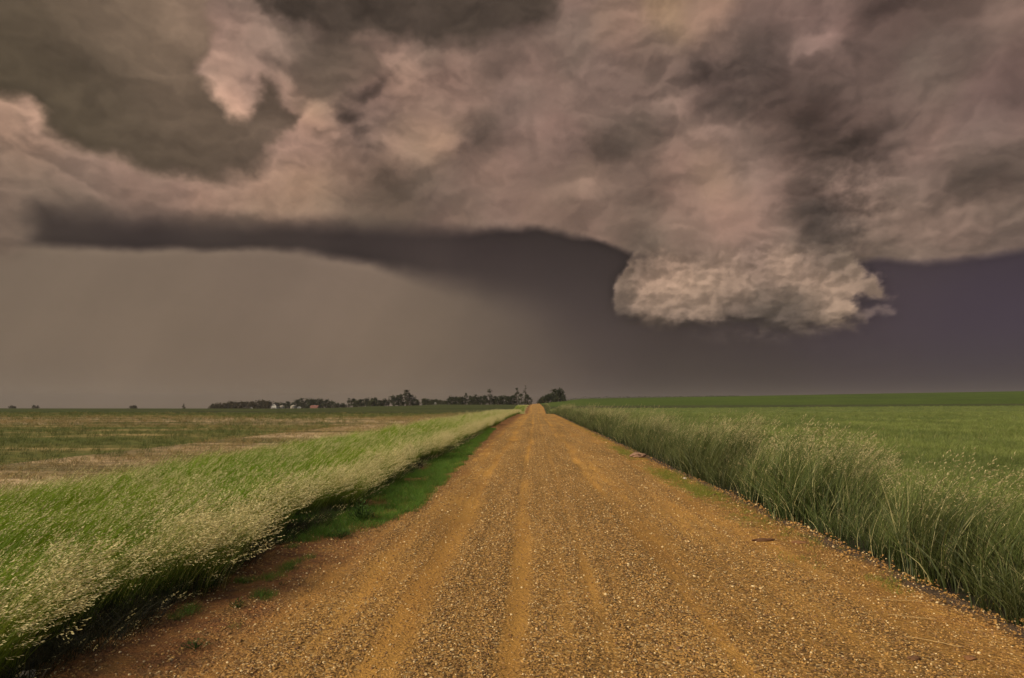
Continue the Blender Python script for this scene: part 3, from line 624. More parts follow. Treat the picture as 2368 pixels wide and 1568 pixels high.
def left_bank(x, y):
    """ground the tall grass stands on, left of the road"""
    return terrain(x, y)
def build_left_grass():
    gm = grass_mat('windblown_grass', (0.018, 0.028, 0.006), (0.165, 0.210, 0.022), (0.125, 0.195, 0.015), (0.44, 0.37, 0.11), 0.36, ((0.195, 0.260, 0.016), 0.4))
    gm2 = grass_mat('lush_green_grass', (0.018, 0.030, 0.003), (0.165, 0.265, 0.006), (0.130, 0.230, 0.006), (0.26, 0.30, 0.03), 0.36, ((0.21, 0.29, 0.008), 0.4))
    sm = seed_mat('ripe_seed_head', (0.40, 0.33, 0.115), (0.82, 0.70, 0.34))
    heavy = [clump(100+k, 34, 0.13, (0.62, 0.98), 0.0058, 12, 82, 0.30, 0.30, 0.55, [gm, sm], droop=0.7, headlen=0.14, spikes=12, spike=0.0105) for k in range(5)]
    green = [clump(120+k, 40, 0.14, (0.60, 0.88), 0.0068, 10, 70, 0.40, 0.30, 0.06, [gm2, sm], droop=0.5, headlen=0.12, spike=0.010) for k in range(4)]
    def keep(x, y):
        e = -3.30 + 0.26*perlin(y*0.35, y*0+0.5, 601) + 0.34*perlin(y*0.9, y*0+3.5, 603) + 0.16*perlin(y*2.3, y*0+5.5, 605) + 0.22*np.exp(-((y-8.0)/0.9)**2) - 0.40*np.exp(-((y-10.0)/0.7)**2) + 0.06*np.exp(-((y-6.2)/0.5)**2)
        w = -7.6 + 0.4*perlin(y*0.12, y*0+9.5, 607)
        return (x < e) & (x > w)
    x, y, s = spread_pts(-9, -2.6, [(-3.5, 5, 42, 1.0), (5, 12, 44, 1.0), (12, 26, 28, 1.05), (26, 60, 12, 1.15), (60, 140, 5.5, 1.25), (140, 330, 1.6, 1.3)], keep)
    fam = sstep(-0.4, 0.4, (x+3.85)/0.9 + 0.75*perlin(x*0.5, y*0.25, 611))        # heavy heads near the road, greener behind
    fam = np.maximum(fam, sstep(-0.1, 0.5, perlin(x*0.45+4, y*0.2, 613))*0.15)
    fam = np.maximum(fam, 0.30*sstep(20, 80, y)); fam = np.maximum(fam, sstep(-4.1, -3.6, x))
    pick = np.where(rng.random(len(x)) < fam, rng.integers(0, 5, len(x)), 5+rng.integers(0, 4, len(x)))
    s = s*(1+0.16*perlin(x*0.8, y*0.5, 617) + rng.normal(0, 0.07, len(x)))*0.92
    gm3 = grass_mat('shade_painted_grass', (0.014, 0.013, 0.006), (0.040, 0.036, 0.014), (0.030, 0.036, 0.010), (0.09, 0.07, 0.03), 0.2)  # low grass below the overhang, the shade there put into its dark colour
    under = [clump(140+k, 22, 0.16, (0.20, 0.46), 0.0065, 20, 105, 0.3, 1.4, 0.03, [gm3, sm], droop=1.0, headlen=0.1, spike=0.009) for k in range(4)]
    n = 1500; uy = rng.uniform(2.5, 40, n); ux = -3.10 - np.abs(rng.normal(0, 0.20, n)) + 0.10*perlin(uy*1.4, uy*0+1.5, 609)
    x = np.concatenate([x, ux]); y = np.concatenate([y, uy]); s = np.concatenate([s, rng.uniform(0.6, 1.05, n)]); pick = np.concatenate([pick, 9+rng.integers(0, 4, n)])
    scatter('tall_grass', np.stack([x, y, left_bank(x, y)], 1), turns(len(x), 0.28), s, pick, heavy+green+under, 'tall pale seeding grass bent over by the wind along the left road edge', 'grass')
def build_right_grass():
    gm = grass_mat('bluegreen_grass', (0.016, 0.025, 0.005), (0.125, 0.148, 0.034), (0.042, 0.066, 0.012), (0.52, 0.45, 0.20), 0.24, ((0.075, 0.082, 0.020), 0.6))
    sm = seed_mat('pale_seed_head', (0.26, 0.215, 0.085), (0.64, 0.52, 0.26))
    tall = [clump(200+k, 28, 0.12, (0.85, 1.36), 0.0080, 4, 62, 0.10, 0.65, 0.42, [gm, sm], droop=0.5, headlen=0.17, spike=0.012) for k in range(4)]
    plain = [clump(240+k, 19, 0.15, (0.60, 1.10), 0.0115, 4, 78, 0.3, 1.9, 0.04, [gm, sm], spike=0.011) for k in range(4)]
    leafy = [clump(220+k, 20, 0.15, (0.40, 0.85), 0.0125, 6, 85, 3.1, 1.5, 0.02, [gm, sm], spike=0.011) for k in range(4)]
    def keep(x, y):
        e = 3.78 + 0.16*perlin(y*0.4, y*0+0.5, 631) + 0.10*perlin(y*1.3, y*0+3.5, 633)
        w = 4.95 + 0.25*perlin(y*0.14, y*0+9.5, 637)
        return (x > e) & (x < w)
    x, y, s = spread_pts(3.4, 5.9, [(-3.5, 5, 38, 1.0), (5, 13, 40, 1.0), (13, 28, 27, 1.05), (28, 60, 14, 1.15), (60, 140, 6, 1.3), (140, 330, 2, 1.3)], keep)
    tallness = sstep(-0.1, 0.55, (x-3.85)/0.7 + 0.5*perlin(x*1.2, y*0.6, 641))
    hum0 = 0.55*perlin(x*0.25, y*0.24, 643) + 0.30*perlin(x*1.1, y*0.75, 645) + 0.25*np.exp(-((y-16.5)/2.0)**2) + 0.25*np.exp(-((y-11.3)/1.1)**2)
    seedy = sstep(-0.15, 0.35, perlin(x*0.7, y*0.45, 647) + 0.35*(x-4.4))
    u = rng.random(len(x)); a = tallness*np.clip(0.05+0.6*seedy+1.2*hum0, 0, 0.95)
    pick = np.where(u < a, rng.integers(0, 4, len(x)), np.where(u < 0.15+0.8*tallness, 4+rng.integers(0, 4, len(x)), 8+rng.integers(0, 4, len(x))))
    hum = 0.55*perlin(x*0.25, y*0.24, 643) + 0.30*perlin(x*1.1, y*0.75, 645)
    hum = hum + 0.22*np.exp(-((y-16.5)/2.0)**2) + 0.16*np.exp(-((y-11.3)/1.1)**2) - 0.25*np.exp(-((y-8.9)/1.0)**2) + 0.12*np.exp(-((y-6.4)/0.8)**2)
    s = s*np.clip(0.84+0.12*tallness + hum + rng.normal(0, 0.06, len(x)), 0.5, 1.3)
    scatter('tall_grass', np.stack([x, y, terrain(x, y)], 1), turns(len(x), 0.45), s, pick, tall+plain+leafy, 'upright blue green tall grass with thin seed heads along the right road edge', 'grass')
def build_verges():
    gm = grass_mat('short_verge_grass', (0.04, 0.08, 0.010), (0.110, 0.22, 0.020), (0.09, 0.18, 0.016), (0.19, 0.25, 0.03), 0.3)
    lo = [clump(300+k, 34, 0.10, (0.07, 0.17), 0.005, 10, 70, 0.2, 2.5, 0, [gm, gm], seg=3) for k in range(4)]
    def keepl(x, y):
        e = np.interp(y, [8.6, 9.4, 10.8, 13, 20, 30, 45], [-2.75, -2.3, -1.92, -1.95, -2.15, -2.3, -2.7]) + 0.12*perlin(y*1.1, x*0.8, 651)
        return (x < e) & (perlin(x*1.1, y*0.8, 653) > -0.45)
    x, y, s = spread_pts(-3.6, -1.7, [(8.6, 14, 130, 1.0), (14, 24, 90, 1.1), (24, 48, 40, 1.3)], keepl)
    x2 = rng.uniform(-2.95, -2.3, 900); y2 = rng.uniform(5, 9.5, 900); k = perlin(x2*2.5, y2*2.0, 655) > 0.38; x2, y2 = x2[k], y2[k]
    x = np.concatenate([x, x2]); y = np.concatenate([y, y2]); s = np.concatenate([s, np.full(len(x2), 0.6)])
    scatter('short_grass', np.stack([x, y, road_z(x, y)-0.01], 1), turns(len(x), 2), s, rng.integers(0, 4, len(x)), lo, 'short bright green grass on the left shoulder of the road', 'grass')
    ym = grass_mat('yellow_verge_grass', (0.07, 0.08, 0.012), (0.22, 0.25, 0.028), (0.20, 0.19, 0.03), (0.34, 0.27, 0.08), 0.3)
    lo = [clump(320+k, 24, 0.09, (0.04, 0.11), 0.005, 15, 75, 0.2, 2.5, 0, [ym, ym], seg=3) for k in range(4)]
    X = []; Y = []
    for cx, cy, rx, ry, n in ((3.22, 25, 0.3, 3.0, 420), (3.2, 16.8, 0.30, 1.6, 420), (3.28, 13.9, 0.30, 1.5, 460), (3.15, 10.3, 0.25, 0.8, 40), (3.4, 11.2, 0.2, 1.5, 60), (3.4, 6.9, 0.15, 0.35, 25), (3.35, 35, 0.25, 8, 160), (3.4, 60, 0.3, 20, 160), (3.45, 9.2, 0.2, 1.0, 40), (2.95, 7.9, 0.2, 0.35, 10)):
        X.append(cx+rng.normal(0, 0.6, n)*rx); Y.append(cy+rng.normal(0, 0.6, n)*ry)
    x = np.concatenate(X); y = np.concatenate(Y)
    scatter('short_grass', np.stack([x, y, road_z(x, y)-0.008], 1), turns(len(x), 2), rng.uniform(0.7, 1.2, len(x)), rng.integers(0, 4, len(x)), lo, 'sparse yellow green grass tufts along the right edge of the gravel', 'grass')
def build_crop():
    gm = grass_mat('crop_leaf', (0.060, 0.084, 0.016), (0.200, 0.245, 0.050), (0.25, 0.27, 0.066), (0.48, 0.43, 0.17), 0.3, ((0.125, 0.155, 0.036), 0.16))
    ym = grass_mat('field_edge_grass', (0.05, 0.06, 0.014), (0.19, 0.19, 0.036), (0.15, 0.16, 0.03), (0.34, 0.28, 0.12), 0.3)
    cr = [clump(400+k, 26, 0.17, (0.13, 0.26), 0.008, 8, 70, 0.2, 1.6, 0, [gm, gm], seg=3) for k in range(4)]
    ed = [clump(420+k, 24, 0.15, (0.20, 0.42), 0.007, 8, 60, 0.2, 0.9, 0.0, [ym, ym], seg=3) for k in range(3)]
    X = []; Y = []; S = []
    for y0, y1, dens, sc in ((0, 9, 30, 1.0), (9, 18, 26, 1.05), (18, 34, 13, 1.25), (34, 70, 4, 1.7), (70, 130, 0.8, 2.0), (130, 250, 0.22, 2.6)):
        xb = 0.9*y1+8; n = int((xb-4.9)*(y1-y0)*dens); X.append(rng.uniform(4.9, xb, n)); Y.append(rng.uniform(y0, y1, n)); S.append(np.full(n, sc))
    x, y, s = map(np.concatenate, (X, Y, S))
    s = s*(0.95+0.2*perlin(x*0.3, y*0.3, 661)+rng.normal(0, 0.08, len(x)))
    edge = x < 5.9 + 0.5*perlin(y*0.2, y*0+2.5, 663)
    pick = np.where(edge & (rng.random(len(x)) < 0.8), 4+rng.integers(0, 3, len(x)), rng.integers(0, 4, len(x)))
    scatter('crop', np.stack([x, y, terrain(x, y)-0.02], 1), turns(len(x), 2), s, pick, cr+ed, 'dense green young crop covering the field on the right', 'crop')
def build_hay():
    hm = grass_mat('hay_tuft', (0.12, 0.085, 0.032), (0.34, 0.24, 0.088), (0.19, 0.16, 0.045), (0.52, 0.38, 0.17), 0.3)
    gm = grass_mat('field_green_tuft', (0.035, 0.05, 0.010), (0.100, 0.128, 0.022), (0.125, 0.13, 0.028), (0.26, 0.22, 0.07), 0.3)
    hy = [clump(500+k, 22, 0.20, (0.12, 0.30), 0.008, 15, 85, 0.2, 1.2, 0.15, [hm, hm], seg=3) for k in range(3)]
    gr = [clump(520+k, 22, 0.20, (0.12, 0.28), 0.008, 10, 75, 0.2, 1.2, 0.0, [gm, gm], seg=3) for k in range(3)]
    X = []; Y = []; S = []
    for y0, y1, dens, sc in ((5, 18, 7, 1.0), (18, 34, 4.5, 1.2), (34, 60, 2.0, 1.5), (60, 100, 0.9, 2.0), (100, 150, 0.35, 2.4)):
        xb = 0.95*y1+8; n = int((xb-7.4)*(y1-y0)*dens); X.append(-rng.uniform(7.4, xb, n)); Y.append(rng.uniform(y0, y1, n)); S.append(np.full(n, sc))
    x, y, s = map(np.concatenate, (X, Y, S))
    band = perlin(x*0.012, y*0.075, 671)*1.4 + perlin(x*0.05, y*0.16, 673)*0.8 + 0.75 + 1.1*g1(y, 26, 6) - 1.0*g1(x, -13, 3.0) - 1.3*g1(y, 75, 14) - 0.6*g1(y, 42, 4)
    isg = (rng.random(len(x)) < sstep(-0.65, 0.35, band)) & ((x < -15.5+3*perlin(y*0.1, x*0.1, 675)) | (rng.random(len(x)) < 0.10))
    pick = np.where(isg, 3+rng.integers(0, 3, len(x)), rng.integers(0, 3, len(x)))
    scatter('hay', np.stack([x, y, terrain(x, y)-0.02], 1), turns(len(x), 1), s*(0.9+rng.normal(0, 0.15, len(x))), pick, hy+gr, 'dry tan and green regrowth tufts over the mown field on the left', 'hay')
build_left_grass(); build_right_grass(); build_verges(); build_crop(); build_hay()

# ------------------------------------------------------------------ trees and farm on the horizon
def at_px(px, d):
    """point on the terrain at distance d in the direction of photo column px"""
    x = (px-1235.0)/1578.0*d
    return x, d, float(terrain(x, d))
def leaf_mat(name, a, b):
    t = NT(name); tint = t.attr('tint').outputs['Fac']; return t.leaf(t.mix(tint, a, b), 0.25, 0.7, 0.1)
M['leaf_dark'] = leaf_mat('dark_foliage', (0.020, 0.026, 0.012), (0.050, 0.056, 0.026))
M['leaf_brown'] = leaf_mat('brownish_foliage', (0.030, 0.026, 0.012), (0.065, 0.052, 0.024))
M['leaf_olive'] = leaf_mat('olive_foliage', (0.030, 0.036, 0.014), (0.075, 0.080, 0.036))
M['bark'] = cover_mat('bark', [(0.05, 0.04, 0.03), (0.07, 0.055, 0.04), (0.04, 0.03, 0.02)], (1, 3, 12))
def tube(bm, a, b, ra, rb, n=6):
    a = Vector(a); b = Vector(b); q = (b-a).to_track_quat('Z', 'Y')
    ring = lambda c, r: [bm.verts.new(c + q @ Vector((r*math.cos(6.2832*k/n), r*math.sin(6.2832*k/n), 0))) for k in range(n)]
    A, B = ring(a, ra), ring(b, rb)
    for k in range(n): bm.faces.new((A[k], A[(k+1) % n], B[(k+1) % n], B[k]))
    bm.faces.new(B); bm.faces.new(A[::-1])
def tree(name, label, px, d, h, w, shape, mk, group, seed):
    """trunk with limbs under a crown of leaf clumps; shape: round, spire, tall, low, sparse"""
    r = np.random.default_rng(seed); x, y, z = at_px(px, d)
    t = tag(empty(name, (x, y, z-0.1)), label, 'tree', group)
    bm = bmesh.new(); tr = 0.022*h+0.06
    top = {'spire': 0.92, 'tall': 0.75, 'round': 0.6, 'low': 0.5, 'sparse': 0.85}[shape]*h
    bend = [r.normal(0, 0.02*h) for _ in range(2)]
    p1 = (bend[0], bend[1], top*0.5); p2 = (bend[0]*1.6, bend[1]*1.6, top)
    tube(bm, (0, 0, 0), p1, tr*1.3, tr*0.8); tube(bm, p1, p2, tr*0.8, tr*0.2)
    if h > 3:
        for k in range(5):
            f = r.uniform(0.3, 0.9); a = r.uniform(0, 6.28); b0 = Vector(p1)*f*1.0 if f < .5 else Vector(p1).lerp(Vector(p2), f-0.4)
            tube(bm, b0, b0+Vector((math.cos(a)*w*0.32, math.sin(a)*w*0.32, h*0.14)), tr*0.4, tr*0.1, 5)
    me = bpy.data.meshes.new('trunk'); bm.to_mesh(me); bm.free(); link('trunk', me, M['bark'], t)
    V = []; Fq = []; tint = []
    nc = {'spire': 26, 'tall': 38, 'round': 40, 'low': 36, 'sparse': 15}[shape]
    for c in range(nc):
        if shape in ('spire', 'sparse'):
            f = (c+r.random())/nc; zz = h*(0.12+0.86*f); rr = w*0.5*(1-f)**0.8*r.uniform(0.25, 1.0) + 0.02*w
            if shape == 'sparse': rr = w*0.5*(0.35+0.65*math.sin(math.pi*min(1, f*1.05)))*r.uniform(0.3, 1.0)
            cs = w*(0.20-0.12*f)+0.12
        else:
            lo = {'tall': 0.08, 'round': 0.04, 'low': 0.02}[shape]
            f = r.random(); zz = h*(lo+(0.92-lo)*f); prof = math.sqrt(max(0.05, 1-max(0, f-0.3)**2/0.52)); rr = w*0.5*prof*math.sqrt(r.random())*0.92
            cs = w*0.15+0.1
        a = r.uniform(0, 6.283); C = np.array([rr*math.cos(a)+bend[0]*zz/h, rr*math.sin(a)+bend[1]*zz/h, zz])
        ct = r.random()
        for k in range(16):
            p = C + r.normal(0, 1, 3)*np.array([cs, cs, cs*0.75])*0.55; ls = cs*r.uniform(0.25, 0.55)
            u = r.normal(size=3); u /= np.linalg.norm(u); v = np.cross(u, r.normal(size=3)); v /= np.linalg.norm(v)+1e-9
            p[2] = max(p[2], 0.1)
            i = len(V); V += [p-u*ls, p-v*ls*0.6, p+u*ls, p+v*ls*0.6]; Fq.append((i, i+1, i+2, i+3)); tint += [min(1, 0.6*ct+0.4*r.random())]*4
    link('crown', np_mesh('crown', np.array(V), np.array(Fq), {'tint': np.array(tint)}), M[mk], t)
    return t
ORD = ['first', 'second', 'third', 'fourth', 'fifth', 'sixth', 'seventh', 'eighth', 'ninth', 'tenth', 'eleventh', 'twelfth', 'thirteenth', 'fourteenth', 'fifteenth', 'sixteenth', 'seventeenth', 'eighteenth', 'nineteenth', 'twentieth']
def grove(rows, d, mk, group, where, name='tree'):
    for k, row in enumerate(rows):
        px, hpx, wpx, shape = row[:4]; dd = d*(1+0.03*math.sin(k*2.4)); wpx = wpx*(1.3 if shape in ('round', 'low') else 1.12)
        lab = row[4] if len(row) > 4 else '%s %s, %s from the left' % ({'round': 'dark rounded tree', 'low': 'low bushy tree', 'tall': 'dark full tree', 'spire': 'pointed narrow tree', 'sparse': 'thin ragged tree'}[shape], where, ORD[k])
        tree(name, lab, px, dd, hpx/1578.0*dd, wpx/1578.0*dd, shape, row[5] if len(row) > 5 else mk, group, 1000+int(px)*3+k)
grove([(488, 13, 17, 'low'), (500, 14, 18, 'low'), (513, 15, 18, 'low'), (526, 18, 17, 'round'), (538, 17, 19, 'low'), (551, 18, 18, 'round'), (564, 18, 19, 'low'), (577, 19, 18, 'round'), (590, 21, 19, 'round'), (603, 22, 19, 'round'), (615, 20, 18, 'round')],
      820, 'leaf_brown', 'trees of the brownish windbreak', 'in the brownish windbreak left of the white house')
grove([(636, 17, 15, 'round'), (649, 17, 14, 'round'), (662, 18, 15, 'round'), (673, 16, 13, 'low'), (684, 23, 18, 'round'), (694, 26, 17, 'tall'), (706, 24, 19, 'round'), (718, 23, 19, 'round'), (730, 22, 18, 'round'), (742, 22, 18, 'round'), (753, 20, 16, 'round'), (764, 17, 16, 'low'), (778, 12, 14, 'low'), (791, 11, 14, 'low')],
      800, 'leaf_dark', 'trees around the farm bins', 'behind the farm bins')
grove([(805, 23, 9, 'tall'), (815, 20, 14, 'round'), (823, 15, 15, 'low', 'paler olive bush between the two dark trees right of the red shed', 'leaf_olive'), (833, 17, 16, 'round'), (848, 19, 17, 'round'), (859, 14, 16, 'low', 'paler olive bush low in front of the middle grove', 'leaf_olive'), (866, 20, 18, 'round'), (878, 15, 15, 'low'), (889, 17, 14, 'round'), (898, 24, 6, 'spire'), (911, 23, 19, 'round'), (925, 28, 20, 'round'), (939, 38, 19, 'tall', 'tallest dark tree of the middle grove, peaked like a dome'), (949, 26, 18, 'round'), (960, 15, 16, 'low')],
      640, 'leaf_dark', 'trees of the middle grove', 'in the middle grove')
grove([(979, 15, 13, 'round'), (988, 14, 13, 'round'), (1000, 12, 13, 'round'), (1008, 13, 13, 'round'), (1018, 10, 12, 'low'), (1029, 9, 12, 'low')],
      620, 'leaf_olive', 'small trees in the gap', 'in the gap between the two larger groves')
grove([(1043, 18, 17, 'low'), (1055, 19, 18, 'low'), (1066, 19, 17, 'round'), (1077, 28, 10, 'tall', 'slim knob topped tree, first to stand out of the grove left of the road'), (1088, 20, 17, 'round'), (1100, 24, 15, 'round'), (1111, 20, 16, 'low'), (1121, 23, 14, 'round'), (1132, 38, 14, 'tall', 'tall round headed tree in the middle of the grove left of the road'), (1144, 20, 17, 'round'), (1156, 20, 18, 'low'), (1167, 21, 17, 'round'), (1178, 20, 16, 'round'), (1187, 22, 13, 'round'), (1195, 41, 13, 'tall', 'tall dark tree with two thin tops just left of the road end'), (1204, 28, 13, 'tall'), (1213, 45, 13, 'sparse', 'thin ragged tallest tree nearest the left side of the road end'), (1219, 25, 13, 'round'), (1227, 17, 9, 'sparse', 'small detached tree hanging beside the road, right end of the grove')],
      520, 'leaf_dark', 'trees left of the road end', 'in the grove left of the road end')
grove([(1248, 9, 12, 'low'), (1255, 14, 16, 'low'), (1264, 19, 18, 'round'), (1273, 22, 18, 'round'), (1283, 31, 20, 'round'), (1292, 33, 19, 'round'), (1299, 27, 14, 'round'), (1303, 15, 8, 'low')],
      520, 'leaf_dark', 'trees right of the road end', 'in the grove right of the road end')
tree('tree', 'lone low dark bush on the left horizon between the block clump and the thin tree', 296, 900, 8/1578*900, 19/1578*900, 'low', 'leaf_brown', None, 31)
tree('tree', 'lone thin upright tree on the left horizon just before the windbreak', 416, 900, 14/1578*900, 8/1578*900, 'tall', 'leaf_brown', None, 32)
tree('tree', 'small blocky dark tree clump near the left end of the horizon', 57, 1000, 9/1578*1000, 11/1578*1000, 'low', 'leaf_brown', 'blocky clump on the left horizon', 33)
tree('tree', 'right half of the blocky dark tree clump near the left end of the horizon', 66, 1000, 8/1578*1000, 9/1578*1000, 'low', 'leaf_brown', 'blocky clump on the left horizon', 34)
tree('tree', 'faint low bush on the horizon at the very left edge', 5, 1000, 7/1578*1000, 16/1578*1000, 'low', 'leaf_brown', None, 35)
def far_treeline():
    r = np.random.default_rng(77); V = []; Fq = []; tint = []
    for k in range(900):
        px = r.uniform(1305, 1700); d = 1650; x, y, z = at_px(px, d)
        h = (4.5*(1-(px-1305)/480)+0.8)/1578*d*(0.6+0.4*math.sin(px*0.21)*math.sin(px*0.057))
        p = np.array([x, y+r.normal(0, 6), z+r.random()*max(h, 0.6)]); ls = r.uniform(0.7, 1.6)
        u = r.normal(size=3); u /= np.linalg.norm(u); v = np.cross(u, r.normal(size=3)); v /= np.linalg.norm(v)
        i = len(V); V += [p-u*ls, p-v*ls*0.6, p+u*ls, p+v*ls*0.6]; Fq.append((i, i+1, i+2, i+3)); tint += [r.random()]*4
    tag(link('treeline', np_mesh('treeline', np.array(V), np.array(Fq), {'tint': np.array(tint)}), M['leaf_olive']), 'very faint thin line of far trees right of the road end', 'treeline', kind='stuff')
far_treeline()

def flat(name, col, rough=0.7, spec=0.3):
    t = NT(name); p = t.n('ShaderNodeTexCoord').outputs['Object']; n = t.noise(p, 2.5, 5, 0.65)
    k = t.ramp(n, 0.25, 0.75, 0.8, 1.12)
    return t.surf(t.mix(1.0, col, t.n('ShaderNodeCombineColor', i_0=k, i_1=k, i_2=k).outputs[0], 'MULTIPLY'), rough, n, 0.15, 0.02, spec)
M['white'] = flat('white_paint', (0.50, 0.46, 0.38)); M['steel'] = flat('dull_steel', (0.30, 0.26, 0.19), 0.5); M['roof'] = flat('grey_shingle', (0.12, 0.10, 0.09))
M['redwood'] = flat('faded_red_boards', (0.20, 0.085, 0.060)); M['pane'] = flat('dark_glass', (0.02, 0.02, 0.025), 0.15, 0.6); M['door'] = flat('dark_door', (0.10, 0.08, 0.06))
def bm_obj(name, bm, m, parent=None, smooth=False):
    bmesh.ops.recalc_face_normals(bm, faces=bm.faces)
    me = bpy.data.meshes.new(name); bm.to_mesh(me); bm.free()
    if smooth:
        for p in me.polygons: p.use_smooth = True
    return link(name, me, m, parent)
def box(bm, x0, x1, y0, y1, z0, z1):
    v = [bm.verts.new(c) for c in ((x0,y0,z0),(x1,y0,z0),(x1,y1,z0),(x0,y1,z0),(x0,y0,z1),(x1,y0,z1),(x1,y1,z1),(x0,y1,z1))]
    for f in ((0,3,2,1),(4,5,6,7),(0,1,5,4),(1,2,6,5),(2,3,7,6),(3,0,4,7)): bm.faces.new([v[k] for k in f])
def gable(name, label, cat, px, d, w, ln, hw, hr, wallm, roofm, rz=0.0, windows=(), door=None):
    """gabled building, its gable end toward the road"""
    x, y, z = at_px(px, d); t = tag(empty(name, (x, y, z-0.15), rz), label, cat)
    bm = bmesh.new(); a = w/2
    f = [bm.verts.new(c) for c in ((-a,0,0),(a,0,0),(a,0,hw),(0,0,hr),(-a,0,hw))]; b = [bm.verts.new(c) for c in ((-a,ln,0),(a,ln,0),(a,ln,hw),(0,ln,hr),(-a,ln,hw))]
    bm.faces.new(f); bm.faces.new(b[::-1]); bm.faces.new((f[0],b[0],b[1],f[1])); bm.faces.new((f[1],b[1],b[2],f[2])); bm.faces.new((f[0],f[4],b[4],b[0])); bm.faces.new((f[4],f[3],b[3],b[4])); bm.faces.new((f[3],f[2],b[2],b[3]))
    bm_obj('wall', bm, wallm, t)
    bm = bmesh.new(); e = 0.35; sl = (hr-hw)/a
    for s in (-1, 1):
        P = [(0, -e, hr+0.03), (s*(a+e), -e, hw-sl*e+0.03), (s*(a+e), ln+e, hw-sl*e+0.03), (0, ln+e, hr+0.03)]
        lo = [bm.verts.new(p) for p in P]; up = [bm.verts.new((p[0], p[1], p[2]+0.16)) for p in P]
        bm.faces.new(lo); bm.faces.new(up)
        for k in range(4): bm.faces.new((lo[k], lo[(k+1) % 4], up[(k+1) % 4], up[k]))
    bm_obj('roof', bm, roofm, t)
    for wx, wz, ww, wh in windows:
        bm = bmesh.new(); box(bm, wx-ww/2-0.1, wx+ww/2+0.1, -0.06, 0.02, wz-0.1, wz+wh+0.1); fr = bm_obj('window', bm, M['white'], t)
        bm = bmesh.new(); box(bm, wx-ww/2, wx+ww/2, -0.09, -0.062, wz, wz+wh); bm_obj('pane', bm, M['pane'], fr)
    if door:
        bm = bmesh.new(); box(bm, door[0]-door[1]/2, door[0]+door[1]/2, -0.07, 0.01, 0.1, door[2]); bm_obj('door', bm, M['door'], t)
    return t
def grain_bin(label, px, d, w, hw, hr, m):
    x, y, z = at_px(px, d); t = tag(empty('grain_bin', (x, y, z-0.1)), label, 'grain bin', 'round grain bins')
    prof = [(w/2+0.02*math.cos(k*math.pi), hw*k/16) for k in range(17)]
    def lathe(pr, n=20):
        bm = bmesh.new(); rings = [[bm.verts.new((r*math.cos(6.2832*k/n), r*math.sin(6.2832*k/n), zz)) for k in range(n)] for r, zz in pr]
        for A, B in zip(rings, rings[1:]):
            for k in range(n): bm.faces.new((A[k], A[(k+1) % n], B[(k+1) % n], B[k]))
        bm.faces.new(rings[-1]); bm.faces.new(rings[0][::-1]); return bm
    bm_obj('wall', lathe(prof), m, t)
    bm_obj('roof', lathe([(w/2+0.15, hw+0.02), (w/2*0.82, hw+(hr-hw)*0.45), (w/2*0.45, hw+(hr-hw)*0.83), (0.3, hr)]), m, t, True)
    bm_obj('cap', lathe([(0.32, hr+0.005), (0.36, hr+0.2), (0.1, hr+0.35)], 10), m, t)
    bm = bmesh.new(); box(bm, -0.5, 0.5, -w/2-0.12, -w/2+0.3, 0.2, 2.0); bm_obj('door', bm, M['door'], t)
gable('farmhouse', 'white gabled farmhouse in front of the dark windbreak', 'house', 629, 720, 5.0, 7.0, 3.9, 6.6, M['white'], M['roof'], 0, [(-1.2, 1.1, 0.9, 1.3), (1.2, 1.1, 0.9, 1.3), (0, 3.7, 0.8, 1.1)], (0, 0.9, 2.1))
grain_bin('tan round grain bin just right of the white farmhouse', 648, 730, 6.3, 2.9, 4.5, M['steel'])
grain_bin('tan round grain bin beside the small white shed', 675, 730, 6.3, 2.9, 4.6, M['steel'])
gable('shed', 'small low white shed right of the grain bins', 'shed', 688, 720, 3.4, 3.4, 2.0, 2.9, M['white'], M['white'], 0.2, (), (0, 0.9, 1.8))
gable('shed', 'tiny white shed against the dark windbreak left of the farmhouse', 'shed', 576, 740, 1.5, 2.0, 2.2, 2.9, M['white'], M['roof'], 0, (), (0, 0.8, 1.9))
gable('shed', 'long low faded red shed under the trees right of the bins', 'shed', 734, 740, 4.5, 9.0, 2.3, 3.4, M['redwood'], M['redwood'], 1.35, (), (0, 2.2, 2.2))
gable('shed', 'tiny white hut alone in the pasture in the gap between the groves', 'shed', 1006, 560, 1.1, 1.3, 1.5, 2.0, M['white'], M['white'], 0, (), (0, 0.7, 1.3))

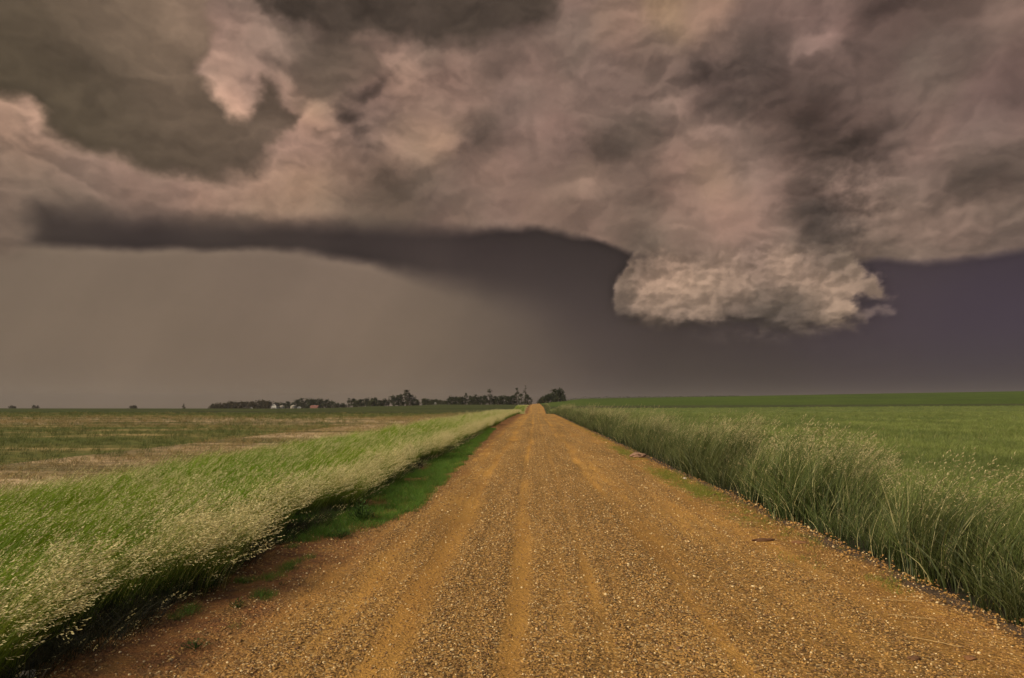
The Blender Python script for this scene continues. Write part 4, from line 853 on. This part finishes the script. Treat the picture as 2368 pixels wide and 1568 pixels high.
# ------------------------------------------------------------------ small things along the road
def ground_px(px, py):
    """where the photo pixel (2367 wide) meets the flat ground near the camera"""
    U, Vv = chart(px, py); az = math.radians((float(U)-1235)/KD); el = math.radians((float(Vv)-935)/KD)
    dist = EYE/math.tan(el); return dist*math.sin(az), dist*math.cos(az)
def weed(label, px, py, h, w, n, seed):
    x, y = ground_px(px, py); r = np.random.default_rng(seed); V = []; Fq = []; tint = []
    for k in range(n):
        a = r.uniform(0, 6.283); q = math.sqrt(r.random())*w*0.5; zz = h*(1-(q/(w*0.5))**2*0.7)*r.uniform(0.1, 1.0)
        p = np.array([q*math.cos(a), q*math.sin(a), zz]); d = np.array([math.cos(a), math.sin(a), r.uniform(0.1, 1.2)]); d /= np.linalg.norm(d)
        s = np.cross(d, [0, 0, 1.0]); s /= np.linalg.norm(s)+1e-9; ln = r.uniform(0.10, 0.2)*max(h, w*0.5); wd = ln*0.22
        i = len(V); V += [p-d*ln*0.5, p-s*wd, p+d*ln*0.5, p+s*wd]; Fq.append((i, i+1, i+2, i+3)); tint += [r.random()]*4
        if k % 5 == 0:
            b = p*np.array([0.2, 0.2, 0]); sw = np.array([0.002, 0.002, 0]); i = len(V); V += [b-sw, b+sw, p+sw, p-sw]; Fq.append((i, i+1, i+2, i+3)); tint += [0.1]*4
    o = link('weed', np_mesh('weed', np.array(V), np.array(Fq), {'tint': np.array(tint)}), M['weed']); o.location = (x, y, float(road_z(x, y))-0.005)
    tag(o, label, 'weed', 'weeds on the left shoulder')
M['weed'] = leaf_mat('weed_leaf', (0.035, 0.065, 0.016), (0.085, 0.14, 0.03))
weed('bushy green weed under the overhanging grass, largest of the weeds', 836, 1212, 0.34, 0.42, 420, 1)
weed('low ragged weed left of the bushy weed on the red dirt', 786, 1250, 0.12, 0.40, 170, 2)
weed('tiny weed on the red dirt below the grass overhang', 652, 1362, 0.05, 0.13, 50, 3)
weed('small round weed standing alone on the dirt midway down the left shoulder', 548, 1418, 0.10, 0.15, 110, 4)
weed('flat spreading weed nearest the camera on the left dirt', 450, 1512, 0.07, 0.22, 120, 5)
def clod(name, label, cat, px, py, sx, sy, sz, m, seed, rz=0.0, lift=0.25):
    x, y = ground_px(px, py); r = random.Random(seed); bm = bmesh.new(); bmesh.ops.create_icosphere(bm, subdivisions=3, radius=0.5)
    for v in bm.verts:
        n = float(fbm(np.array([v.co.x*3+seed]), np.array([v.co.y*3+v.co.z*2.3]), 3, seed)[0])
        v.co = Vector((v.co.x*sx, v.co.y*sy, v.co.z*sz))*(1+0.45*n)
    o = bm_obj(name, bm, m); o.location = (x, y, float(road_z(x, y))+sz*lift); o.rotation_euler = (0, 0, rz); tag(o, label, cat)
M['clod'] = flat('dark_clod', (0.13, 0.062, 0.026), 0.95); M['palerock'] = flat('pale_stone', (0.50, 0.42, 0.32), 0.8); M['redclod'] = flat('red_clod', (0.20, 0.092, 0.034), 0.95); M['pinkrock'] = flat('pinkish_stone', (0.26, 0.15, 0.085), 0.85)
clod('clod', 'long dark dirt clod lying on the right half of the gravel', 'clod', 1766, 1258, 0.30, 0.07, 0.05, M['clod'], 3, 0.1)
clod('clod', 'crumbled brown dirt clod just right of the long dark one', 'clod', 1850, 1262, 0.22, 0.10, 0.035, M['redclod'], 5, -0.2)
clod('clod', 'small dark clod near the bottom right of the road', 'clod', 2114, 1541, 0.09, 0.05, 0.03, M['clod'], 7, 0.1)
clod('clod', 'reddish lump at the bottom right of the road', 'clod', 2243, 1535, 0.08, 0.06, 0.03, M['redclod'], 9)
clod('rock', 'pinkish stone where the right grass meets the gravel, far along the edge', 'rock', 1474, 1060, 0.50, 0.40, 0.20, M['pinkrock'], 11)
clod('rock', 'pale stone in the bottom left corner under the grass', 'rock', 62, 1580, 0.10, 0.09, 0.055, M['palerock'], 13)
clod('rock', 'small white pebble beside the yellow tufts at the right road edge', 'rock', 1583, 1112, 0.09, 0.07, 0.06, M['palerock'], 15)
def straw(label, px, py, ln, rz, seed):
    x, y = ground_px(px, py); r = random.Random(seed); bm = bmesh.new(); p = Vector((-ln/2, 0, 0.01)); a = 0.0
    for k in range(6):
        a += r.uniform(-0.18, 0.18); q = p+Vector((ln/6*math.cos(a), ln/6*math.sin(a), r.uniform(-0.002, 0.003))); tube(bm, p, q, 0.0026, 0.0022, 5); p = q
    o = bm_obj('straw', bm, M['straw']); o.location = (x, y, float(road_z(x, y))+0.008); o.rotation_euler = (0, 0, rz); tag(o, label, 'straw', 'dry straws on the road')
M['straw'] = flat('dry_straw', (0.40, 0.26, 0.10))
straw('dry straw on the right gravel, middle one of three near the corner', 2083, 1402, 0.30, -0.12, 1)
straw('bent dry straw on the gravel below the middle straw', 2110, 1445, 0.34, -0.55, 2)
straw('long dry straw closest to the bottom right corner', 2160, 1495, 0.34, -0.5, 3)
straw('dry straw lying above the long dark clod', 1729, 1217, 0.34, 0.1, 4)
def bird(label, px, py, d, rz):
    U, Vv = chart(px, py); az = math.radians((float(U)-1235)/KD); el = math.radians((935-float(Vv))/KD)
    t = tag(empty('bird', (d*math.sin(az), d*math.cos(az), EYE+d*math.tan(el)), rz), label, 'bird', 'birds in front of the rain')
    bm = bmesh.new(); prof = [(0.0, -0.16), (0.035, -0.11), (0.055, 0.0), (0.04, 0.09), (0.03, 0.13), (0.004, 0.19)]
    pts = [[bm.verts.new((r*math.cos(k*math.pi/4), yy, r*math.sin(k*math.pi/4))) for k in range(8)] for r, yy in prof]
    for A, B in zip(pts, pts[1:]):
        for k in range(8): bm.faces.new((A[k], A[(k+1) % 8], B[(k+1) % 8], B[k]))
    bm_obj('body', bm, M['birdfeather'], t, True)
    for s in (-1, 1):
        bm = bmesh.new(); top = [(s*0.04, 0.07, 0.02), (s*0.20, 0.09, 0.10), (s*0.42, -0.02, 0.07), (s*0.20, -0.05, 0.09), (s*0.04, -0.07, 0.02)]
        A = [bm.verts.new(p) for p in top]; B = [bm.verts.new((p[0], p[1], p[2]-0.012)) for p in top]
        bm.faces.new(A); bm.faces.new(B[::-1])
        for k in range(5): bm.faces.new((A[k], B[k], B[(k+1) % 5], A[(k+1) % 5]))
        bm_obj('wing', bm, M['birdfeather'], t)
M['birdfeather'] = flat('dark_feather', (0.03, 0.028, 0.025))
bird('small dark bird flying in front of the rain, upper of the two', 862, 716, 200, 0.6)
bird('small dark bird flying in front of the rain, lower of the two', 815, 743, 210, -0.4)

# ------------------------------------------------------------------ rainy air over the plain
def build_haze():
    bm = bmesh.new(); box(bm, -6400, 6400, -200, 5600, -140, 75); o = bm_obj('haze', bm, None)
    m = bpy.data.materials.new('damp_air'); m.use_nodes = True; t = m.node_tree; t.nodes.clear()
    out = t.nodes.new('ShaderNodeOutputMaterial'); v = t.nodes.new('ShaderNodeVolumePrincipled')
    v.inputs['Color'].default_value = (0.80, 0.73, 0.68, 1); v.inputs['Density'].default_value = 0.00008; v.inputs['Anisotropy'].default_value = 0.2
    t.links.new(v.outputs[0], out.inputs['Volume']); o.data.materials.append(m)
    tag(o, 'thin damp haze softening the farm and far fields along the horizon', 'haze', kind='stuff')
build_haze()
